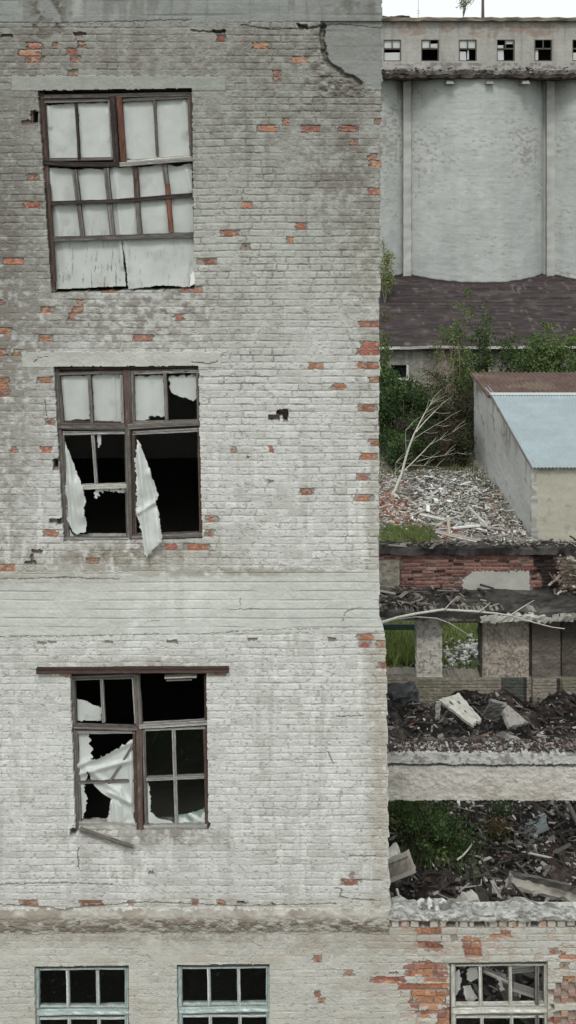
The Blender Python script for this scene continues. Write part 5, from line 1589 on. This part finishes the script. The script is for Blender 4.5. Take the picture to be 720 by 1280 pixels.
        pieces = {1: [(.06, .94, .62, .98), (.05, .95, .05, .40)], 2: [(.10, .48, .62, .97), (.5, .92, .62, .8)], 3: [(.08, .48, .60, .97), (.52, .93, .60, .97), (.05, .42, .04, .45), (.5, .6, .1, .5)],
                  4: [(.05, .40, .62, .74), (.55, .95, .80, .97), (.08, .42, .05, .52)], 5: [(.05, .24, .06, .5)], 6: [(.05, .5, .05, .4)], 0: [(.1, .5, .6, .9)], 7: [(.1, .5, .6, .9)], 8: [(.1, .9, .1, .4)], 9: [(.1, .5, .6, .9)]}.get(i, [])
        for (u0, u1, v0, v1) in pieces:
            mb = MB()
            box(mb, p0.x + W_ * u0, p0.x + W_ * u1, Yg + .13, Yg + .15, p0.z + Hh * v0, p0.z + Hh * v1, WHT, .02)
            mb.build('board', M_SHEET, fo)
    # dark room behind the gallery windows
    mb = MB()
    box(mb, x0, x1, D - D0 + 4, D - D0 + 4.3, 18.4, 21.3, (.07, .065, .06))
    box(mb, x0, x0 + .3, D - D0 + .4, D - D0 + 4, 18.4, 21.3, (.1, .1, .1)); box(mb, x1 - .3, x1, D - D0 + .4, D - D0 + 4, 18.4, 21.3, (.1, .1, .1))
    box(mb, x0, x1, D - D0 + .36, D - D0 + 4, 18.42, 18.5, (.08, .075, .07))
    mb.build('gallery_interior', M_FAR, SILO)
    mb = MB()
    slab_grid(mb, x0 - .3, x1 + .3, D - D0 - .35, D - D0 + 4.6, 12 - (26.2 - HY) * 64.9 / F, 12 - (23.0 - HY) * 64.9 / F, (.13, .115, .095), .3, .015, 61, .3, (.24, .20, .15), .03)
    slab_grid(mb, x0 - .3, x1 + .3, D - D0 - .2, D - D0 + 4.5, 12 - (23 - HY) * 64.9 / F, 12 - (21.2 - HY) * 64.9 / F, (.28, .24, .17), .3, .015, 62, .25, (.15, .13, .10), .02)
    mb.build('roof', M_FAR, SILO)
    mb = MB()
    slab_grid(mb, px_at(474, 65), px_at(512, 65), D - D0 - .1, D - D0 + 1.5, 12 - (22 - HY) * 65 / F, 12 - (19.2 - HY) * 65 / F, (.06, .05, .045), .2, .03, 63, .3, (.12, .1, .09), .06)
    tag(mb.build('roofing_felt', M_RUB, SILO), 'dark peeling felt on the roof edge')
silo()
p = V3(603.5, 22, 68)
mb = MB(); tube(mb, [p + Vector((0, 0, -.3)), p + Vector((0, 0, .9)), p + Vector((.02, 0, 1.9))], [.10, .09, .085], (.11, .08, .07), 8)
tag(mb.build('flue_pipe', M_RUST, None, True), 'dark vertical pipe on the silo roof', 'pipe')
p = V3(523, 22, 68)
mb = MB(); tube(mb, [p + Vector((0, 0, -.3)), p + Vector((0, 0, 1.6))], [.018, .012], (.3, .3, .3), 5)
for q in (.25, .4): box(mb, p.x - .1, p.x + .1, p.y - .01, p.y + .01, p.z + q, p.z + q + .02, (.3, .3, .3))
tag(mb.build('antenna', M_METAL), 'thin faint mast on the silo roof', 'antenna')
# bent railing on the cornice
mb = MB()
rp = [V3(495, 90, 63.6), V3(494, 81, 63.6), V3(516, 81, 63.6), V3(517, 90, 63.6)]
tube(mb, rp, [.025] * 4, (.2, .19, .17), 5)
tag(mb.build('railing', M_RUST, None), 'small bent rail standing on the silo cornice at left', 'railing')

# ================================================================== PLANTS
def leaf_mesh(mb_v, centers, normals_rand, size, cols, rg, aspect=1.6, droop=0.):
    n = len(centers)
    a = rg.normal(size=(n, 3)); a /= np.linalg.norm(a, axis=1)[:, None]
    b = rg.normal(size=(n, 3)); b -= a * (a * b).sum(1)[:, None]; b /= np.linalg.norm(b, axis=1)[:, None]
    if normals_rand is not None:      # blades standing mostly upright
        a = a * normals_rand + np.array([0, 0, 1.]); a /= np.linalg.norm(a, axis=1)[:, None]
        b = np.cross(a, rg.normal(size=(n, 3))); b /= np.linalg.norm(b, axis=1)[:, None]
    s = size * rg.uniform(.6, 1.4, n)[:, None]
    L, Wd = a * s * aspect, b * s * .5
    c = centers
    v = np.stack([c - L * .5, c - L * .05 + Wd, c + L * .5, c - L * .05 - Wd], 1).reshape(-1, 3)
    f = np.arange(4 * n).reshape(n, 4)
    mb_v.add(v, f, np.repeat(cols, 4, 0))

GREENS = [(.055, .095, .028), (.075, .12, .035), (.04, .075, .025), (.10, .14, .05), (.065, .085, .035)]
def plant(name, label, cat, base, height, radius, n_br, n_leaf, leaf, pal, seed, group=None, stem_r=.03, spread=.5, bare=0., low=.1, trunk_c=(.16, .14, .11), stick=None, squash=1., partnames=('trunk', 'crown')):
    """several rising stems with twigs; leaves cluster round the twigs"""
    rg = np.random.RandomState(seed)
    root = thing(name, label, cat, tuple(base), group)
    base = np.array(base, float)
    mb = MB(); cl, cw = [], []
    for i in range(n_br):
        a = rg.uniform(0, 2 * math.pi); h_ = height * rg.uniform(.6, 1.) if i else height
        r_ = radius * rg.uniform(.15, 1) * (0 if (i == 0 and n_br < 4) else 1)
        lean = np.array([math.cos(a) * r_, math.sin(a) * r_, 0])
        pts = []
        n = 7
        wob = rg.normal(size=3) * .06 * height
        for k in range(n):
            t = k / (n - 1)
            pts.append(base + lean * (t ** .8) * spread * 2 * .5 + np.array([0, 0, h_ * t * squash]) + wob * math.sin(t * 3) * [1, 1, 0])
        tube(mb, pts, np.linspace(stem_r, stem_r * .2, n), trunk_c, 5, .2, seed + i)
        for q in range(max(3, int(h_ * 3.2))):
            t = rg.uniform(low, 1)
            k = min(n - 2, int(t * (n - 1))); f_ = t * (n - 1) - k
            p0 = pts[k] * (1 - f_) + pts[k + 1] * f_
            L = radius * rg.uniform(.35, .9) * (1.15 - t * .75)
            b = rg.uniform(0, 2 * math.pi)
            d = np.array([math.cos(b), math.sin(b), rg.uniform(.1, .9)])
            p1 = p0 + d * L
            tube(mb, [p0, (p0 + p1) / 2 + rg.normal(size=3) * .03, p1], [stem_r * .35, stem_r * .22, stem_r * .1], trunk_c, 4, .2, seed + q)
            if rg.rand() > bare:
                for u in (.45, .75, 1.):
                    cl.append(p0 + d * L * u); cw.append(rg.uniform(.6, 1.3))
    mb.build(partnames[0], M_BARK, root, True)
    if n_leaf and cl:
        cl = np.array(cl); cw = np.array(cw)
        idx = rg.choice(len(cl), n_leaf, p=cw / cw.sum())
        tone = rg.uniform(.7, 1.3, len(cl)); kind = rg.choice(len(pal), len(cl))
        off = rg.normal(size=(n_leaf, 3)) * leaf * 2.0 * [1, 1, .9]
        c = np.array(pal)[kind[idx]] * (tone[idx] * rg.uniform(.75, 1.25, n_leaf))[:, None]
        m2 = MB(); leaf_mesh(m2, cl[idx] + off, None, leaf, c, rg)
        m2.build(partnames[1], M_LEAF, root)
    return root
ZG = 0.1
def gp(x, D): return (px_at(x, D), D - D0, ZG)
GB = 'bushes in front of the low building'
SP = ('stems', 'foliage')
DGRN = [(.042, .08, .026), (.055, .10, .032), (.034, .065, .023), (.085, .13, .04)]
MGRN = [(.085, .14, .04), (.115, .17, .055), (.065, .11, .035), (.15, .19, .075)]
plant('bush', 'dense dark green bush against the brick corner, left of the bare birch', 'bush', gp(492, 51), 3.1, 1.7, 12, 9000, .085, DGRN, 11, GB, .03, .9, 0, .12, partnames=SP)
plant('bush', 'dark green bush behind the bare birch trunk', 'bush', gp(530, 52), 2.5, 1.4, 10, 5500, .08, DGRN + MGRN[:1], 12, GB, .03, .9, 0, .15, partnames=SP)
plant('bush', 'light green bush top next to the small dark window by the brick corner', 'bush', gp(480, 54), 4.6, .45, 6, 1500, .08, MGRN, 13, GB, .025, .8, 0, .5, partnames=SP)
DBRN = [(.055, .045, .028), (.035, .04, .02), (.075, .055, .035), (.03, .05, .02)]
plant('bush', 'withered brown bush between the bare birch and the shed', 'bush', gp(566, 50.2), 3.6, 1.2, 12, 3600, .06, DBRN, 14, GB, .02, .9, .1, .1, (.13, .10, .08), partnames=SP)
plant('bush', 'dark withered bush tight against the rear corner of the shed', 'bush', gp(584, 51.5), 3.4, 1.0, 9, 2600, .07, DBRN[1:] + DGRN, 15, GB, .02, .9, .1, .1, (.13, .10, .08), partnames=SP)
plant('bush', 'low dark bush in the shadowed hollow behind the shard heap', 'bush', gp(505, 48.3), 1.6, 1.5, 9, 2600, .07, [(.03, .045, .02), (.05, .045, .03)], 16, GB, .02, .9, .2, .1, partnames=SP)
plant('bush', 'low brown brush behind the shard heap by the shed wall', 'bush', gp(560, 48.6), 1.5, 1.6, 9, 1600, .06, DBRN, 17, GB, .02, .9, .3, .1, partnames=SP)
plant('bush', 'low dark thicket at the foot of the bare birch', 'bush', gp(500, 46.6), 1.7, 1.1, 10, 3600, .06, DGRN + DBRN[1:2], 51, GB, .02, .9, .1, .05, (.13, .10, .08), partnames=SP)
plant('bush', 'low dark brown thicket edging the top of the shard heap', 'bush', gp(543, 47.0), 1.6, 1.2, 10, 3000, .06, DBRN, 52, GB, .02, .9, .1, .05, (.13, .10, .08), partnames=SP)
plant('bush', 'small dark brown thicket against the middle of the shed side wall', 'bush', gp(578, 47.2), 1.6, .7, 8, 2200, .06, DBRN[:2] + DGRN[:1], 53, GB, .02, .9, .1, .05, (.13, .10, .08), partnames=SP)
plant('dead_tree', 'tan leafless weeds rising in front of the low wall', 'dead tree', gp(556, 53), 4.9, .7, 12, 260, .05, [(.20, .15, .08), (.14, .11, .06)], 18, None, .02, .9, .7, .4, (.26, .20, .14))
plant('sapling', 'tall slender green sapling in front of the dark roof, left of its twin', 'sapling', gp(572, 54.6), 6.6, .95, 6, 4200, .07, MGRN, 19, 'saplings before the low building', .035, .8, 0, .25)
plant('sapling', 'thinner green sapling in front of the dark roof, right of its taller twin', 'sapling', gp(611, 55.2), 6.3, .5, 4, 1500, .065, DGRN + MGRN[:2], 20, 'saplings before the low building', .03, .8, .1, .3)
plant('sapling', 'short green sapling between the two tall ones before the low wall', 'sapling', gp(593, 55), 4.6, .9, 6, 2200, .07, DGRN + MGRN[:1], 21, 'saplings before the low building', .03, .8, .1, .3)
plant('bush', 'wide bright green bush above the shed roof ridge', 'bush', gp(683, 54), 4.8, 1.7, 12, 8000, .08, MGRN, 22, GB, .03, .9, 0, .3, partnames=SP)
plant('bush', 'bright green bush at the right edge beyond the shed roof', 'bush', gp(722, 54.4), 4.9, 1.5, 10, 5000, .08, MGRN, 23, GB, .03, .9, 0, .3, partnames=SP)
plant('bush', 'low darker green bush just above the shed roof, right of the saplings', 'bush', gp(645, 54.5), 4.4, 1.1, 9, 3000, .08, DGRN + MGRN[:2], 24, GB, .03, .9, 0, .3, partnames=SP)
plant('bush', 'green bush out beyond the shed', 'bush', gp(770, 54.4), 5.0, 1.6, 8, 3000, .09, MGRN, 25, GB, .03, .9, 0, .3, partnames=SP)
bz = 3.55 + (62 - 57.55) * .42
plant('sapling', 'pale yellow green sapling growing from the slate roof beside the brick corner', 'sapling', (px_at(481, 62), 62 - D0, bz - .1), 3.4, .45, 4, 1300, .075, [(.22, .26, .10), (.28, .30, .14), (.17, .21, .08)], 26, None, .03, .8, 0, .2)
plant('sapling', 'thin tan shoot on the slate roof near the brick corner', 'sapling', (px_at(482, 60), 60 - D0, 4.4), .9, .4, 6, 160, .06, [(.16, .15, .07), (.12, .12, .05)], 27, None, .012, .8, .3, .3)
plant('small_tree', 'small leafy tree growing on the silo roof against the sky', 'tree', tuple(V3(579, 21.5, 68)), 1.35, .62, 6, 520, .055, [(.11, .15, .07), (.14, .18, .09)], 28, None, .022, .9, .05, .35)
# bare birch
bi = thing('birch_tree', 'bare white birch leaning right in front of the dark bushes', 'tree', tuple(V3(488, 622, 42.3)))
DBI = 42.3
mb = MB()
tube(mb, [V3(a, b, DBI) for a, b in ((488, 622), (494, 612), (502, 593), (506, 577), (511, 560), (518, 542))], [.06, .056, .05, .045, .04, .032], (.50, .49, .44), 7, .15)
mb.build('trunk', M_BARK, bi, True)
LIMB = [([(503, 590), (514, 580), (525, 569), (537, 556), (545, 548)], .035), ([(518, 542), (524, 530), (530, 518), (537, 507), (543, 496)], .038), ([(520, 540), (532, 526), (543, 515), (553, 504)], .035), ([(518, 548), (530, 540), (545, 531), (556, 525)], .014),
        ([(508, 568), (507, 550), (507, 538)], .014), ([(521, 577), (538, 572), (556, 569), (572, 566)], .014), ([(497, 605), (494, 590), (495, 578)], .016), ([(512, 582), (530, 582), (545, 584)], .010), ([(528, 523), (533, 512), (536, 500)], .016), ([(537, 556), (550, 549), (566, 540)], .010)]
for pts, r in LIMB:
    r *= .75
    mb = MB(); tube(mb, [V3(a, b, DBI + .1 * i) for i, (a, b) in enumerate(pts)], np.linspace(r, r * .3, len(pts)), (.46, .44, .37), 5, .15)
    rb = random.Random(int(pts[0][0] * 31 + pts[-1][1]))
    for q in range(5):
        k_ = rb.randrange(1, len(pts)); a, b = pts[k_]; s_ = rb.choice((-.3, 1, 1.6))
        L_ = rb.uniform(8, 22)
        tube(mb, [V3(a, b, DBI + .1), V3(a + L_ * .5, b - L_ * .35 * s_, DBI + .2), V3(a + L_, b - L_ * .5 * s_ - 2, DBI + .35)], [.010, .007, .004], (.33, .31, .26), 4, .15)
    mb.build('limb', M_BARK, bi, True)
# greenery inside the wing
def wz(x_, y_): return float(wing_height(x_, y_))
def wpos(px_, D): x_ = px_at(px_, D); return (x_, D - D0, wz(x_, D - D0) - .05)
GW = 'weeds growing inside the wing'
plant('weed_clump', 'dark green weeds on the rubble under the near beam, left of the white stick', 'weeds', wpos(520, 17.7), .75, .8, 14, 3600, .030, DGRN[:2] + MGRN, 31, GW, .008, .9, 0, .05, partnames=SP)
plant('weed_clump', 'dark green weeds right next to the near beam, above the white stick', 'weeds', wpos(562, 18.0), .7, .65, 12, 2600, .030, DGRN + MGRN, 32, GW, .008, .9, 0, .05, partnames=SP)
plant('weed_clump', 'low dark weeds by the corner of the tall building under the beam', 'weeds', wpos(498, 18.3), .6, .5, 10, 1500, .03, DGRN[:3], 33, GW, .008, .9, 0, .05, partnames=SP)
plant('weed_clump', 'yellow orange dying weeds near the corrugated sheet', 'weeds', wpos(622, 18.4), .30, .20, 8, 380, .028, [(.20, .11, .035), (.14, .10, .03), (.10, .11, .04)], 34, GW, .006, .9, 0, .05, partnames=SP)
plant('weed_clump', 'small dark green sprig left of the corrugated sheet', 'weeds', wpos(627, 19.2), .40, .22, 7, 420, .03, DGRN[:3], 35, GW, .006, .9, 0, .05, partnames=SP)

def grass(name, label, x0, x1, y0, y1, zf, n, hgt_, pal, seed, dens=None):
    rg = np.random.RandomState(seed)
    x = rg.uniform(x0, x1, n); y = rg.uniform(y0, y1, n)
    if dens is not None:
        k = rg.rand(n) < dens(x, y); x, y = x[k], y[k]
    n = len(x)
    z = zf(x, y)
    h_ = hgt_ * rg.uniform(.4, 1.2, n)
    c = np.stack([x, y, z + h_ * .45], -1)
    cols = np.array(pal)[rg.choice(len(pal), n)] * rg.uniform(.7, 1.3, (n, 1))
    a = rg.normal(size=(n, 3)) * .35 + [0, 0, 1]; a /= np.linalg.norm(a, axis=1)[:, None]
    b = np.cross(a, rg.normal(size=(n, 3))); b /= np.linalg.norm(b, axis=1)[:, None]
    L = a * h_[:, None]; Wd = b * (.012 + .02 * hgt_)
    v = np.stack([c - L * .5 - Wd, c - L * .5 + Wd, c + L * .5], 1).reshape(-1, 3)
    mb = MB(); mb.add(v, np.arange(3 * n).reshape(n, 3), np.repeat(cols, 3, 0))
    o = mb.build(name, M_LEAF)
    tag(o, kind='stuff')
    if label: o['label'] = label
GG = [(.16, .23, .06), (.20, .27, .08), (.13, .18, .05), (.24, .26, .11)]
grass('grass', 'fresh green grass seen through the openings of the rear wall', 2.2, 3.9, 15.0, 20.5, yard_h, 12000, .35, GG, 41)
grass('grass', None, 3.9, 6.2, 13.8, 20.5, yard_h, 9000, .25, GG, 42, lambda x, y: np.clip(1.1 - 1.3 * np.exp(-((y - 15.7) / .9) ** 2), 0, 1))
grass('grass', 'pale green weeds at the near left edge of the shard heap', 2.6, 5.0, 23.6, 25.6, yard_h, 7000, .38, [(.14, .19, .06), (.22, .25, .10), (.10, .14, .05)], 43, lambda x, y: np.clip(1.25 - abs(x - 3.9) / 1.1, 0, 1) * (.35 + .65 * (np.sin(x * 9 + y * 5) > -.2)))
grass('grass', None, 2.2, 7.9, 26, 35.5, yard_h, 5000, .35, [(.10, .13, .05), (.15, .16, .08), (.07, .09, .03)], 44, lambda x, y: np.clip((y - 31.5) / 3, .03, 1) + .7 * np.exp(-((x - 7.9) / .3) ** 2))
grass('grass', None, 2.6, 7.6, 24, 32, yard_h, 2500, .22, [(.14, .19, .06), (.10, .13, .05)], 46, lambda x, y: 1. * ((np.sin(x * 3.1 + 1) * np.cos(y * 1.7)) > .55))
grass('grass', None, 2.0, 20, 37, 45, lambda x, y: x * 0 + .05, 9000, .7, DGRN, 45)
grass('grass', None, 1.6, 4.0, 4.6, 7.2, lambda x, y: wing_height(x, y), 3000, .30, [(.05, .09, .03), (.08, .12, .04), (.10, .11, .05)], 47, lambda x, y: np.exp(-((x - 2.4) / .6) ** 2 - ((y - 5.6) / .9) ** 2))
